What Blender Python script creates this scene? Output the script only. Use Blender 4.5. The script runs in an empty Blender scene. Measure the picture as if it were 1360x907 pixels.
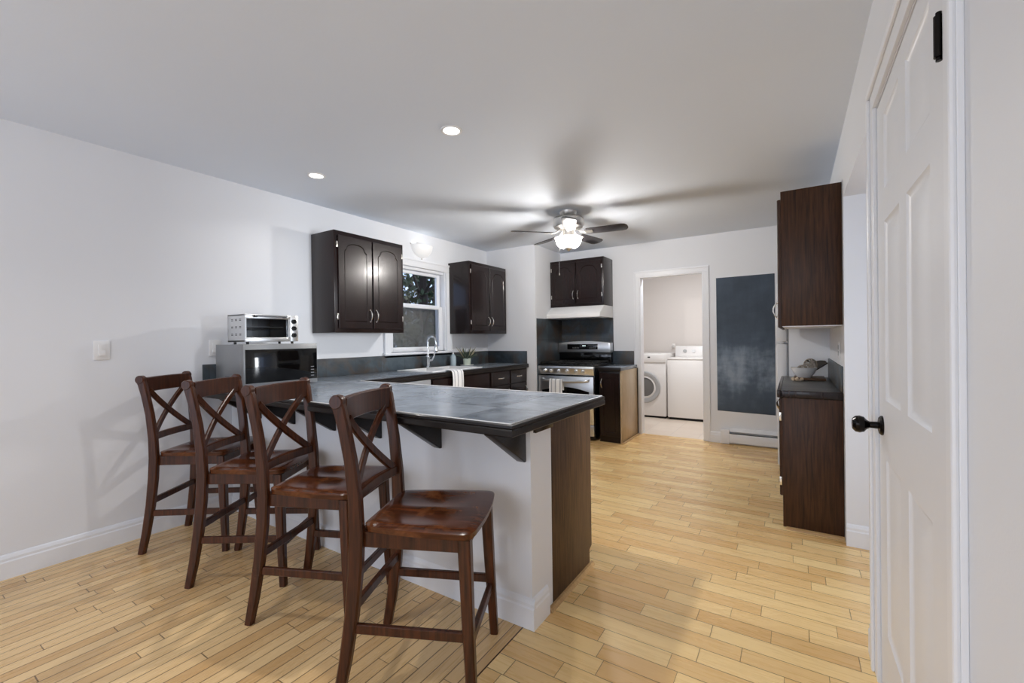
import bpy, bmesh, math, random
from mathutils import Vector, Matrix
random.seed(7)
S = bpy.context.scene
COL = S.collection

# ------------------------------------------------------------------ camera
CAM_H = 1.233
def make_camera():
    yaw, pitch, roll = (math.radians(a) for a in (32.81, -0.26, -0.74))
    f = Vector((-math.sin(yaw), math.cos(yaw), 0)); r = Vector((math.cos(yaw), math.sin(yaw), 0)); u = Vector((0, 0, 1))
    f2 = f*math.cos(pitch)+u*math.sin(pitch); u2 = u*math.cos(pitch)-f*math.sin(pitch)
    r3 = r*math.cos(roll)+u2*math.sin(roll); u3 = u2*math.cos(roll)-r*math.sin(roll)
    cd = bpy.data.cameras.new('camera'); cd.sensor_width = 36; cd.lens = 580.4/1360*36; cd.clip_start = 0.02
    co = bpy.data.objects.new('camera', cd); COL.objects.link(co)
    m = Matrix.Identity(4)
    for i in range(3):
        m[i][0] = r3[i]; m[i][1] = u3[i]; m[i][2] = -f2[i]
    m[2][3] = CAM_H
    co.matrix_world = m
    S.camera = co
make_camera()

# ------------------------------------------------------------------ world, exposure, fill lights
S.view_settings.view_transform = 'Standard'
S.view_settings.look = 'None'
S.view_settings.gamma = 1.0
S.view_settings.use_curve_mapping = False
S.view_settings.exposure = 0.42
S.cycles.use_denoising = True
S.cycles.max_bounces = 10
S.cycles.diffuse_bounces = 6
S.cycles.sample_clamp_indirect = 6.0
W = bpy.data.worlds.new('sky'); S.world = W; W.use_nodes = True
bg = W.node_tree.nodes['Background']
bg.inputs[0].default_value = (0.50, 0.64, 0.95, 1); bg.inputs[1].default_value = 1.3

def area(name, loc, target, sx, sy, power, color=(1, 1, 1), shape='RECTANGLE', spread=180):
    l = bpy.data.lights.new(name, 'AREA'); l.shape = shape; l.size = sx; l.size_y = sy; l.energy = power; l.color = color
    l.spread = math.radians(spread)
    o = bpy.data.objects.new(name, l); COL.objects.link(o); o.location = loc
    o.rotation_euler = (Vector(target)-Vector(loc)).to_track_quat('-Z', 'Y').to_euler()
    return o
def point(name, loc, power, radius, color=(1, 1, 1)):
    l = bpy.data.lights.new(name, 'POINT'); l.energy = power; l.shadow_soft_size = radius; l.color = color
    o = bpy.data.objects.new(name, l); COL.objects.link(o); o.location = loc
    return o
FILL_COL = (0.93, 0.965, 1.0)
LAMP = (1.0, 0.975, 0.95)
# added fill lights in unseen openings behind the camera and down the hall
area('fill_light_left', (-2.35, -2.68, 1.15), (-2.35, 5, 1.15), 1.9, 2.0, 13, FILL_COL)
area('fill_light_right', (-0.55, -2.68, 1.45), (-0.55, 5, 1.45), 1.1, 1.3, 17, FILL_COL)
area('fill_light_hall', (2.5, 2.50, 1.25), (-1.5, 2.42, 1.15), 0.6, 1.5, 9, FILL_COL, spread=50)
point('dining_pendant', (-2.4, -0.8, 1.95), 4.5, 0.12, (1.0, 0.98, 0.96))

# ------------------------------------------------------------------ materials
def srgb(*c):
    out = []
    for v in c:
        v /= 255.0
        out.append(v/12.92 if v <= 0.04045 else ((v+0.055)/1.055)**2.4)
    return (*out, 1)
class Mat:
    def __init__(s, name):
        s.m = bpy.data.materials.new(name); s.m.use_nodes = True
        s.nt = s.m.node_tree; s.n = s.nt.nodes; s.b = s.n['Principled BSDF']
    def add(s, t, **kw):
        n = s.n.new(t)
        for k, v in kw.items():
            if k.startswith('i_'): n.inputs[k[2:].replace('_', ' ')].default_value = v
            else: setattr(n, k, v)
        return n
    def link(s, a, b): s.nt.links.new(a, b)
    def coord(s, scale=(1, 1, 1), rot=(0, 0, 0), loc=(0, 0, 0)):
        t = s.add('ShaderNodeTexCoord'); mp = s.add('ShaderNodeMapping')
        mp.inputs['Scale'].default_value = scale; mp.inputs['Rotation'].default_value = rot; mp.inputs['Location'].default_value = loc
        s.link(t.outputs['Object'], mp.inputs['Vector']); return mp.outputs['Vector']
    def noise(s, vec, scale, detail=4, rough=0.55, dist=0.0):
        n = s.add('ShaderNodeTexNoise'); n.inputs['Scale'].default_value = scale; n.inputs['Detail'].default_value = detail
        n.inputs['Roughness'].default_value = rough; n.inputs['Distortion'].default_value = dist
        s.link(vec, n.inputs['Vector']); return n.outputs['Fac']
    def ramp(s, fac, stops):
        r = s.add('ShaderNodeValToRGB'); e = r.color_ramp.elements
        while len(e) < len(stops): e.new(0.5)
        for el, (p, c) in zip(e, stops): el.position = p; el.color = c
        s.link(fac, r.inputs['Fac']); return r.outputs['Color']
    def mix(s, fac, a, b, mode='MIX'):
        m = s.add('ShaderNodeMix', data_type='RGBA', blend_type=mode)
        for sock, v in ((m.inputs[0], fac), (m.inputs[6], a), (m.inputs[7], b)):
            if hasattr(v, 'node'): s.link(v, sock)
            else: sock.default_value = v
        return m.outputs[2]
    def math(s, op, a, b=None, c=None):
        m = s.add('ShaderNodeMath', operation=op)
        for sock, v in zip(m.inputs, (a, b, c)):
            if v is None: continue
            if hasattr(v, 'node'): s.link(v, sock)
            else: sock.default_value = v
        return m.outputs[0]
    def bump(s, h, strength=0.2, dist=0.01):
        b = s.add('ShaderNodeBump'); b.inputs['Strength'].default_value = strength; b.inputs['Distance'].default_value = dist
        s.link(h, b.inputs['Height']); s.link(b.outputs['Normal'], s.b.inputs['Normal'])
    def set(s, color=None, rough=None, metal=None, coat=None, spec=None):
        if color is not None:
            if hasattr(color, 'node'): s.link(color, s.b.inputs['Base Color'])
            else: s.b.inputs['Base Color'].default_value = color
        if rough is not None:
            if hasattr(rough, 'node'): s.link(rough, s.b.inputs['Roughness'])
            else: s.b.inputs['Roughness'].default_value = rough
        if metal is not None: s.b.inputs['Metallic'].default_value = metal
        if coat is not None: s.b.inputs['Coat Weight'].default_value = coat; s.b.inputs['Coat Roughness'].default_value = 0.12
        if spec is not None: s.b.inputs['Specular IOR Level'].default_value = spec
        return s
    def emit(s, color, strength):
        s.b.inputs['Emission Color'].default_value = color; s.b.inputs['Emission Strength'].default_value = strength; return s

def paint(name, c, rough=0.6, bump=0.06, scale=140):
    m = Mat(name); v = m.coord()
    m.set(m.mix(m.noise(v, 1.2, 3), tuple(x*0.97 for x in c[:3])+(1,), c), rough)
    if bump: m.bump(m.noise(v, scale, 3), bump, 0.004)
    return m.m
def plain(name, c, rough=0.5, metal=0.0, coat=None, var=0.06, scale=30, spec=None):
    m = Mat(name); v = m.coord()
    d = tuple(x*(1-var) for x in c[:3])+(1,)
    m.set(m.mix(m.noise(v, scale, 3), d, c), rough, metal, coat, spec)
    return m.m
def wood(name, dark, light, axis='z', rough=0.35, coat=0.3, scale=1.0, blotch=None):
    m = Mat(name)
    st = {'x': (1.2, 22, 22), 'y': (22, 1.2, 22), 'z': (22, 22, 1.2)}[axis]
    v = m.coord(tuple(a*scale for a in st))
    g = m.noise(v, 3.2, 6, 0.62, 0.4)
    col = m.ramp(g, [(0.30, dark), (0.72, light)])
    v2 = m.coord()
    col = m.mix(m.math('MULTIPLY', m.noise(v2, 3.5, 3), 0.45), col, tuple(a*0.45 for a in dark[:3])+(1,))
    if blotch:
        n = m.noise(m.coord((1, 1, 1)), 6.5, 3, 0.6, 0.8)
        col = m.mix(m.ramp(n, [(0.50, (0, 0, 0, 1)), (0.68, (0.8, 0.8, 0.8, 1))]), col, blotch)
    m.set(col, rough, coat=coat, spec=0.3)
    m.bump(g, 0.12, 0.002)
    return m.m
def metal(name, c, rough=0.25, brushed=None):
    m = Mat(name)
    m.set(c, rough, 1.0)
    if brushed:
        g = m.noise(m.coord(brushed), 4, 4)
        r = m.add('ShaderNodeMapRange'); r.inputs['To Min'].default_value = rough*0.7; r.inputs['To Max'].default_value = rough*1.5
        m.link(g, r.inputs['Value']); m.link(r.outputs[0], m.b.inputs['Roughness'])
        m.bump(g, 0.04, 0.001)
    return m.m
def planks(name, along, width, length, dark, light, gap=0.0016, gapcol=(0.075, 0.04, 0.018, 1), rough=0.27, bump=0.25):
    """wood strip floor: rows along one axis, each row cut at its own random offset"""
    m = Mat(name); t = m.add('ShaderNodeTexCoord'); sp = m.add('ShaderNodeSeparateXYZ'); m.link(t.outputs['Object'], sp.inputs[0])
    u, w = (sp.outputs[0], sp.outputs[1]) if along == 'x' else (sp.outputs[1], sp.outputs[0])
    rowf = m.math('DIVIDE', w, width); row = m.math('FLOOR', rowf)
    wn = m.add('ShaderNodeTexWhiteNoise', noise_dimensions='1D'); m.link(row, wn.inputs['W'])
    off = m.math('MULTIPLY', wn.outputs['Value'], 37.3)
    uf = m.math('ADD', m.math('DIVIDE', u, length), off)
    # uneven lengths
    jit = m.math('MULTIPLY', m.math('SINE', m.math('MULTIPLY', uf, 2.1)), 0.33)
    uf = m.math('ADD', uf, jit)
    idx = m.math('FLOOR', uf)
    cv = m.add('ShaderNodeCombineXYZ'); m.link(idx, cv.inputs[0]); m.link(row, cv.inputs[1])
    wn2 = m.add('ShaderNodeTexWhiteNoise', noise_dimensions='2D'); m.link(cv.outputs[0], wn2.inputs['Vector'])
    rnd = wn2.outputs['Value']
    # grain, shifted per plank
    gv = m.add('ShaderNodeCombineXYZ')
    m.link(m.math('ADD', m.math('MULTIPLY', u, 2.0), m.math('MULTIPLY', rnd, 90)), gv.inputs[0]); m.link(m.math('MULTIPLY', w, 34.0), gv.inputs[1])
    m.link(m.math('MULTIPLY', rnd, 31), gv.inputs[2])
    g = m.noise(gv.outputs[0], 1.6, 6, 0.6, 0.9)
    tone = m.math('ADD', m.math('MULTIPLY', rnd, 0.62), m.math('MULTIPLY', g, 0.42))
    col = m.ramp(tone, [(0.22, dark), (0.52, tuple((a+b)/2 for a, b in zip(dark, light))), (0.84, light)])
    def edge(f, size):
        fr = m.math('FRACT', f); d = m.math('MINIMUM', fr, m.math('SUBTRACT', 1.0, fr))
        return m.math('LESS_THAN', d, size)
    e = m.math('MAXIMUM', edge(rowf, gap/width), edge(uf, gap/length))
    col = m.mix(m.math('MULTIPLY', e, 0.78), col, gapcol)
    rr = m.math('ADD', rough-0.06, m.math('MULTIPLY', g, 0.14))
    m.set(col, rr, coat=0.0)
    m.bump(m.math('SUBTRACT', m.math('MULTIPLY', g, 0.15), e), bump, 0.001)
    return m.m
def tiles(name, size, base, alt, grout, gw=0.004, rough=0.35, plane='xy', off=(0, 0), brown=None, bump=0.25, mottle=5.0, spec=None):
    m = Mat(name); t = m.add('ShaderNodeTexCoord'); sp = m.add('ShaderNodeSeparateXYZ'); m.link(t.outputs['Object'], sp.inputs[0])
    ix = {'x': 0, 'y': 1, 'z': 2}
    a = m.math('DIVIDE', m.math('ADD', sp.outputs[ix[plane[0]]], off[0]), size[0]); b = m.math('DIVIDE', m.math('ADD', sp.outputs[ix[plane[1]]], off[1]), size[1])
    cv = m.add('ShaderNodeCombineXYZ'); m.link(m.math('FLOOR', a), cv.inputs[0]); m.link(m.math('FLOOR', b), cv.inputs[1])
    wn = m.add('ShaderNodeTexWhiteNoise', noise_dimensions='2D'); m.link(cv.outputs[0], wn.inputs['Vector'])
    v = m.coord(); n = m.noise(v, mottle, 6, 0.65, 0.5)
    tone = m.math('ADD', m.math('MULTIPLY', n, 0.8), m.math('MULTIPLY', wn.outputs['Value'], 0.25))
    stops = [(0.3, base), (0.75, alt)]
    col = m.ramp(tone, stops)
    if brown:
        nb = m.noise(m.coord(loc=(5, 3, 1)), mottle*0.8, 4, 0.6, 0.6)
        col = m.mix(m.ramp(nb, [(0.46, (0, 0, 0, 1)), (0.62, (1, 1, 1, 1))]), col, brown)
    def edge(f, s):
        fr = m.math('FRACT', f); return m.math('LESS_THAN', m.math('MINIMUM', fr, m.math('SUBTRACT', 1.0, fr)), s)
    e = m.math('MAXIMUM', edge(a, gw/size[0]/2), edge(b, gw/size[1]/2))
    col = m.mix(e, col, grout)
    m.set(col, m.math('ADD', rough-0.08, m.math('MULTIPLY', n, 0.2)), spec=spec)
    m.bump(m.math('SUBTRACT', m.math('MULTIPLY', n, 0.5), e), bump, 0.0015)
    return m.m
def pane(name, tint=(1, 1, 1, 1), refl=1.0):
    m = Mat(name); n = m.n; n.remove(m.b)
    tr = m.add('ShaderNodeBsdfTransparent'); tr.inputs[0].default_value = tint
    gl = m.add('ShaderNodeBsdfGlossy'); gl.inputs['Roughness'].default_value = 0.02
    fr = m.add('ShaderNodeFresnel'); fr.inputs['IOR'].default_value = 1.45
    mx = m.add('ShaderNodeMixShader'); ge = m.add('ShaderNodeNewGeometry'); m.link(m.math('MULTIPLY', m.math('MULTIPLY', fr.outputs[0], refl), m.math('SUBTRACT', 1.0, ge.outputs['Backfacing'])), mx.inputs[0])
    m.link(tr.outputs[0], mx.inputs[1]); m.link(gl.outputs[0], mx.inputs[2])
    m.link(mx.outputs[0], n['Material Output'].inputs['Surface'])
    return m.m

M = {}
M['wall'] = paint('wall_paint', srgb(231, 233, 237))
M['ceiling'] = paint('ceiling_paint', srgb(227, 235, 246), 0.8, 0.1, 90)
M['laundry'] = paint('laundry_paint', srgb(224, 216, 209))
M['trim'] = plain('white_trim_paint', srgb(236, 238, 242), 0.35, var=0.02)
M['door'] = plain('white_door_paint', srgb(232, 234, 238), 0.38, var=0.02)
M['strip'] = planks('oak_strip_floor', 'y', 0.057, 0.62, srgb(204, 164, 112), srgb(230, 196, 144), gap=0.0022)
M['plank'] = planks('oak_plank_floor', 'x', 0.088, 0.42, srgb(226, 182, 120), srgb(253, 220, 158), bump=0.3)
M['ltile'] = tiles('laundry_floor_tile', (0.33, 0.33), srgb(226, 208, 190), srgb(238, 224, 208), srgb(214, 200, 186), 0.006, 0.3)
M['espresso'] = wood('espresso_wood', srgb(15, 10, 11), srgb(46, 28, 25), 'z', 0.27, 0.15)
M['walnut'] = wood('brown_stained_wood', srgb(34, 19, 10), srgb(92, 58, 35), 'z', 0.42, 0.0)
M['panelwood'] = wood('peninsula_panel_wood', srgb(52, 34, 20), srgb(108, 80, 54), 'z', 0.45, 0.0, 1.4)
M['tanwood'] = wood('unstained_side_veneer', srgb(190, 164, 130), srgb(220, 198, 164), 'z', 0.35, 0.2)
M['oakshoe'] = wood('oak_shoe_molding', srgb(176, 136, 88), srgb(214, 178, 126), 'x', 0.4, 0.1)
M['stool'] = wood('stool_dark_cherry', srgb(40, 19, 9), srgb(100, 54, 29), 'z', 0.28, 0.06)
M['seat'] = wood('stool_seat_wood', srgb(50, 23, 11), srgb(112, 60, 32), 'x', 0.2, 0.12, 1.0, blotch=srgb(124, 76, 44))
M['counter'] = tiles('slate_counter_tile', (0.46, 0.44), srgb(112, 121, 132), srgb(152, 161, 172), srgb(88, 92, 98), 0.004, 0.2, off=(1.51, -1.665), mottle=7.0, spec=0.9, bump=0.12)
M['counter_dark'] = tiles('dark_counter_tile', (0.46, 0.155), srgb(58, 60, 62), srgb(92, 94, 96), srgb(44, 44, 44), 0.004, 0.32, off=(0.2, 0.02), mottle=7.0)
M['edge'] = wood('black_counter_edge', srgb(16, 12, 12), srgb(36, 30, 29), 'x', 0.35, 0.1)
M['splash_yz'] = tiles('slate_splash_side', (0.31, 0.31), srgb(30, 38, 44), srgb(84, 96, 104), srgb(52, 56, 60), 0.004, 0.4, 'yz', (0.1, -0.92), brown=srgb(74, 64, 57))
M['splash_xz'] = tiles('slate_splash_face', (0.31, 0.31), srgb(28, 35, 41), srgb(80, 92, 102), srgb(48, 52, 56), 0.004, 0.4, 'xz', (0.0, -0.92), brown=srgb(68, 61, 56))
M['steel'] = metal('stainless_steel', srgb(222, 224, 226), 0.3, (2, 60, 60))
M['steelside'] = plain('silver_enamel', srgb(150, 152, 154), 0.35, 0.6)
M['chrome'] = metal('chrome', srgb(222, 224, 226), 0.08)
M['nickel'] = metal('brushed_nickel', srgb(214, 212, 208), 0.36)
M['silverhandle'] = metal('polished_silver', srgb(225, 222, 215), 0.16)
M['black'] = plain('black_enamel', srgb(18, 18, 20), 0.25, var=0.2)
M['blackmatte'] = plain('black_matte', srgb(22, 21, 21), 0.55, var=0.2)
M['iron'] = plain('cast_iron', srgb(26, 26, 27), 0.6, var=0.3)
M['bronze'] = plain('dark_bronze', srgb(28, 24, 22), 0.22, 0.7, var=0.3)
M['blackglass'] = plain('black_glass', srgb(9, 9, 10), 0.06, var=0.1)
M['enamel'] = plain('white_enamel', srgb(238, 238, 238), 0.22, var=0.01)
M['whiteplastic'] = plain('white_plastic', srgb(236, 236, 236), 0.35, var=0.02)
M['applwhite'] = plain('white_appliance', srgb(236, 232, 228), 0.25, var=0.01)
M['fridgewhite'] = plain('white_fridge', srgb(226, 228, 232), 0.35, var=0.02)
M['gray'] = plain('grey_rubber', srgb(150, 152, 156), 0.45)
M['dryring'] = plain('silver_ring_plastic', srgb(178, 178, 178), 0.3)
M['dryglass'] = plain('smoked_door_glass', srgb(112, 110, 108), 0.12)
M['darkgap'] = plain('dark_gap', srgb(14, 13, 13), 0.8)
M['pane'] = pane('window_glass')
M['ovenpane'] = pane('oven_glass', (0.55, 0.56, 0.57, 1), 1.4)
def make_bowl_glass(f, e):
    m = Mat('frosted_lamp_glass'); m.n.remove(m.b)
    tr = m.add('ShaderNodeBsdfTransparent'); tr.inputs[0].default_value = (1, 0.985, 0.965, 1)
    df = m.add('ShaderNodeBsdfTranslucent'); df.inputs[0].default_value = (0.9, 0.88, 0.85, 1)
    em = m.add('ShaderNodeEmission'); em.inputs[0].default_value = (1, 0.98, 0.95, 1); em.inputs[1].default_value = e
    a = m.add('ShaderNodeMixShader'); a.inputs[0].default_value = f; m.link(tr.outputs[0], a.inputs[1]); m.link(df.outputs[0], a.inputs[2])
    b = m.add('ShaderNodeAddShader'); m.link(a.outputs[0], b.inputs[0]); m.link(em.outputs[0], b.inputs[1])
    m.link(b.outputs[0], m.n['Material Output'].inputs['Surface']); return m.m
M['lampglass'] = make_bowl_glass(0.42, 0.2)
M['panglass'] = make_bowl_glass(0.7, 0.0)
M['sconceglass'] = Mat('frosted_sconce_glass').set(srgb(222, 222, 222), 0.3).emit((1, 1, 1, 1), 0.22).m
M['downlens'] = Mat('downlight_lens').set(srgb(250, 250, 250), 0.5).emit((1, 0.98, 0.95, 1), 3.0).m
M['display'] = Mat('oven_clock_digits').set(srgb(210, 235, 235), 0.5).emit((0.8, 1, 1, 1), 1.2).m
M['leafgreen'] = plain('succulent_leaf', srgb(74, 88, 72), 0.5, var=0.35, scale=60)
M['leafpale'] = plain('dried_leaf_tip', srgb(170, 160, 130), 0.6, var=0.3)
M['soap'] = plain('pale_blue_bottle', srgb(170, 186, 192), 0.2)
M['glassjar'] = plain('pale_green_glass', srgb(206, 216, 200), 0.12, var=0.2)
M['blade'] = wood('fan_blade_wood', srgb(24, 22, 24), srgb(46, 43, 45), 'x', 0.35, 0.3)
M['boardwood'] = wood('cutting_board_wood', srgb(70, 50, 36), srgb(120, 92, 66), 'x', 0.5, 0.0)
M['darkcone'] = plain('dark_carved_wood', srgb(28, 17, 11), 0.55, var=0.5, scale=80)
M['rattan'] = plain('grey_woven_vine', srgb(176, 166, 154), 0.8, var=0.45, scale=120)
M['paper'] = plain('cream_shell_garland', srgb(214, 192, 164), 0.7, var=0.3, scale=90)
def make_towel():
    m = Mat('striped_towel'); t = m.add('ShaderNodeTexCoord'); sp = m.add('ShaderNodeSeparateXYZ'); m.link(t.outputs['UV'], sp.inputs[0])
    a = m.math('FRACT', m.math('MULTIPLY', sp.outputs[0], 3.0))
    d = m.math('ABSOLUTE', m.math('SUBTRACT', a, 0.5))
    e = m.math('MAXIMUM', m.math('LESS_THAN', d, 0.07), m.math('MULTIPLY', m.math('LESS_THAN', m.math('ABSOLUTE', m.math('SUBTRACT', d, 0.14)), 0.025), 0.6))
    m.set(m.mix(e, srgb(240, 240, 240), srgb(142, 146, 154)), 0.9)
    m.bump(m.noise(m.coord(), 400, 2), 0.3, 0.002); return m.m
M['towel'] = make_towel()
def make_chalk():
    m = Mat('chalkboard_paint'); v = m.coord()
    n1 = m.noise(v, 2.2, 5, 0.6, 0.4); n2 = m.noise(m.coord((5, 1, 1.6)), 2.5, 4, 0.55); n3 = m.noise(m.coord((1.6, 1, 4)), 2.5, 4, 0.55)
    sp = m.add('ShaderNodeSeparateXYZ'); t = m.add('ShaderNodeTexCoord'); m.link(t.outputs['Object'], sp.inputs[0])
    low = m.math('SUBTRACT', 1.0, m.math('ABSOLUTE', m.math('MULTIPLY', m.math('ADD', sp.outputs[2], 0.28), 1.7)))
    low = m.math('MAXIMUM', low, 0.12)
    smear = m.math('MULTIPLY', m.math('MULTIPLY', m.math('ADD', n2, n3), n1), m.math('ADD', 0.35, low))
    col = m.ramp(smear, [(0.10, srgb(52, 62, 74)), (0.45, srgb(78, 92, 108)), (0.85, srgb(136, 150, 166))])
    m.set(col, 0.75); return m.m
M['chalk'] = make_chalk()

# ------------------------------------------------------------------ mesh helpers
class MB:
    def __init__(s): s.bm = bmesh.new(); s.uv = None
    def _xf(s, vs, mat):
        if mat is not None:
            for v in vs: v.co = mat @ v.co
    def box(s, a, b, bev=0.0, seg=2, mat=None):
        a = Vector(a); b = Vector(b)
        lo = Vector(map(min, a, b)); hi = Vector(map(max, a, b))
        t = bmesh.new()
        bmesh.ops.create_cube(t, size=1)
        for v in t.verts: v.co = Vector((lo[i]+(v.co[i]+0.5)*(hi[i]-lo[i]) for i in range(3)))
        if bev:
            bev = min(bev, 0.45*min(hi[i]-lo[i] for i in range(3)))
            bmesh.ops.bevel(t, geom=t.edges[:], offset=bev, segments=seg, profile=0.5, affect='EDGES')
        s.merge(t, mat); return s
    def merge(s, t, mat=None):
        s._xf(t.verts, mat)
        me = bpy.data.meshes.new('tmp'); t.to_mesh(me); t.free(); s.bm.from_mesh(me); bpy.data.meshes.remove(me)
    def prism(s, pts, axis, a, b, bev=0.0, mat=None):
        """polygon pts (2D) extruded along axis from a to b. axes order: x->(y,z) y->(x,z) z->(x,y)"""
        def P(p, d):
            return {'x': (d, p[0], p[1]), 'y': (p[0], d, p[1]), 'z': (p[0], p[1], d)}[axis]
        t = bmesh.new()
        v0 = [t.verts.new(P(p, a)) for p in pts]; v1 = [t.verts.new(P(p, b)) for p in pts]
        n = len(pts)
        t.faces.new(v0); t.faces.new(v1[::-1])
        for i in range(n): t.faces.new((v0[i], v1[i], v1[(i+1) % n], v0[(i+1) % n]))
        bmesh.ops.recalc_face_normals(t, faces=t.faces)
        if bev: bmesh.ops.bevel(t, geom=[e for e in t.edges], offset=bev, segments=2, profile=0.5, affect='EDGES')
        s.merge(t, mat); return s
    def tube(s, pts, r, n=12, cap=True, closed=False, mat=None):
        pts = [Vector(p) for p in pts]; k = len(pts)
        rr = r if isinstance(r, (list, tuple)) else [r]*k
        t = bmesh.new(); rings = []
        up = None
        for i, p in enumerate(pts):
            if closed: d = pts[(i+1) % k]-pts[i-1]
            else: d = (pts[min(i+1, k-1)]-pts[max(i-1, 0)])
            d.normalize()
            if up is None:
                up = Vector((0, 0, 1)) if abs(d.z) < 0.9 else Vector((1, 0, 0))
            sx = d.cross(up).normalized(); up = sx.cross(d).normalized()
            rings.append([t.verts.new(p+(sx*math.cos(2*math.pi*j/n)+up*math.sin(2*math.pi*j/n))*rr[i]) for j in range(n)])
        for i in range(k if closed else k-1):
            A = rings[i]; B = rings[(i+1) % k]
            for j in range(n): t.faces.new((A[j], A[(j+1) % n], B[(j+1) % n], B[j]))
        if cap and not closed: t.faces.new(rings[0][::-1]); t.faces.new(rings[-1])
        bmesh.ops.recalc_face_normals(t, faces=t.faces)
        s.merge(t, mat); return s
    def lathe(s, prof, c=(0, 0, 0), axis='z', n=32, mat=None):
        """prof: list of (r, h). revolved about axis through c."""
        t = bmesh.new(); rings = []; c = Vector(c)
        def P(r, h, a):
            x, y = r*math.cos(a), r*math.sin(a)
            return c+Vector({'z': (x, y, h), 'x': (h, x, y), 'y': (x, h, y)}[axis])
        for r, h in prof:
            if r < 1e-6: rings.append([t.verts.new(P(0, h, 0))])
            else: rings.append([t.verts.new(P(r, h, 2*math.pi*j/n)) for j in range(n)])
        for A, B in zip(rings, rings[1:]):
            if len(A) == 1 and len(B) == 1: continue
            for j in range(n):
                a0, a1 = A[j % len(A)], A[(j+1) % len(A)]; b0, b1 = B[j % len(B)], B[(j+1) % len(B)]
                if len(A) == 1: t.faces.new((a0, b1, b0))
                elif len(B) == 1: t.faces.new((a0, a1, b0))
                else: t.faces.new((a0, a1, b1, b0))
        bmesh.ops.recalc_face_normals(t, faces=t.faces)
        s.merge(t, mat); return s
    def sweep(s, pts, w, d, lat, ch=0.004, mat=None):
        """rectangular bar with eased corners along pts; w along the lateral axis, d across."""
        pts = [Vector(p) for p in pts]; k = len(pts)
        ww = w if isinstance(w, (list, tuple)) else [w]*k
        dd = d if isinstance(d, (list, tuple)) else [d]*k
        lat = Vector(lat); t = bmesh.new(); rings = []
        for i, p in enumerate(pts):
            tg = (pts[min(i+1, k-1)]-pts[max(i-1, 0)]).normalized()
            l = (lat-tg*lat.dot(tg)).normalized(); nn = tg.cross(l)
            a, b = ww[i]/2, dd[i]/2; c = min(ch, a*0.6, b*0.6)
            sec = [(a, b-c), (a-c, b), (-a+c, b), (-a, b-c), (-a, -b+c), (-a+c, -b), (a-c, -b), (a, -b+c)]
            rings.append([t.verts.new(p+l*x+nn*y) for x, y in sec])
        for A, B in zip(rings, rings[1:]):
            for j in range(8): t.faces.new((A[j], A[(j+1) % 8], B[(j+1) % 8], B[j]))
        t.faces.new(rings[0][::-1]); t.faces.new(rings[-1])
        bmesh.ops.recalc_face_normals(t, faces=t.faces)
        s.merge(t, mat); return s
    def sheet(s, grid, uv=False, thick=0.0):
        """grid[i][j] of points -> surface (double walled if thick)."""
        t = bmesh.new(); ni, nj = len(grid), len(grid[0])
        L = t.loops.layers.uv.new('uv') if uv else None
        vs = [[t.verts.new(p) for p in row] for row in grid]
        for i in range(ni-1):
            for j in range(nj-1):
                f = t.faces.new((vs[i][j], vs[i+1][j], vs[i+1][j+1], vs[i][j+1]))
                if uv:
                    for lp, (a, b) in zip(f.loops, ((i, j), (i+1, j), (i+1, j+1), (i, j+1))): lp[L].uv = (a/(ni-1), b/(nj-1))
        bmesh.ops.recalc_face_normals(t, faces=t.faces)
        if thick: bmesh.ops.solidify(t, geom=t.faces[:], thickness=thick)
        s.merge(t); return s
    def panel(s, w, h, t, loops, prof, edge=0.003, mat=None):
        """board (x 0..w, z 0..h, front at y=0, back at y=t) whose front carries routed loops; prof = [(inset, depth), ...]"""
        b = bmesh.new()
        def ring(pts, y): return [b.verts.new((p[0], y, p[1])) for p in pts]
        def bridge(A, B):
            n = len(A)
            for i in range(n): b.faces.new((A[i], A[(i+1) % n], B[(i+1) % n], B[i]))
        e = edge
        o_back = ring([(0, 0), (w, 0), (w, h), (0, h)], t); o_mid = ring([(0, 0), (w, 0), (w, h), (0, h)], e)
        o_fr = ring([(e, e), (w-e, e), (w-e, h-e), (e, h-e)], 0)
        bridge(o_back, o_mid); bridge(o_mid, o_fr); b.faces.new(o_back)
        outer_edges = []
        def loop_edges(R):
            es = []
            for i in range(len(R)):
                ed = b.edges.get((R[i], R[(i+1) % len(R)])) or b.edges.new((R[i], R[(i+1) % len(R)]))
                es.append(ed)
            return es
        outer_edges += loop_edges(o_fr)
        for lp in loops:
            A = ring(lp, 0); outer_edges += loop_edges(A)
            prev = A
            for ins, dep in prof:
                B = ring(inset(lp, ins), dep); bridge(prev, B); prev = B
            b.faces.new(prev)
        bmesh.ops.triangle_fill(b, use_beauty=True, use_dissolve=False, edges=outer_edges, normal=(0, -1, 0))
        bmesh.ops.recalc_face_normals(b, faces=b.faces)
        s.merge(b, mat); return s
    def build(s, name, mat, parent=None, smooth=True, sharp=32, mats=None):
        me = bpy.data.meshes.new(name)
        if smooth:
            for f in s.bm.faces: f.smooth = True
        s.bm.to_mesh(me); s.bm.free()
        if smooth: me.set_sharp_from_angle(angle=math.radians(sharp))
        if mat: me.materials.append(M[mat] if isinstance(mat, str) else mat)
        o = bpy.data.objects.new(name, me); COL.objects.link(o)
        if parent is not None:
            bpy.context.view_layer.update() if False else None
            pm = world_of(parent)
            me.transform(pm.inverted()); o.parent = parent
        return o
def world_of(o):
    m = o.matrix_basis.copy(); p = o.parent
    while p: m = p.matrix_basis @ m; p = p.parent
    return m
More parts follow.
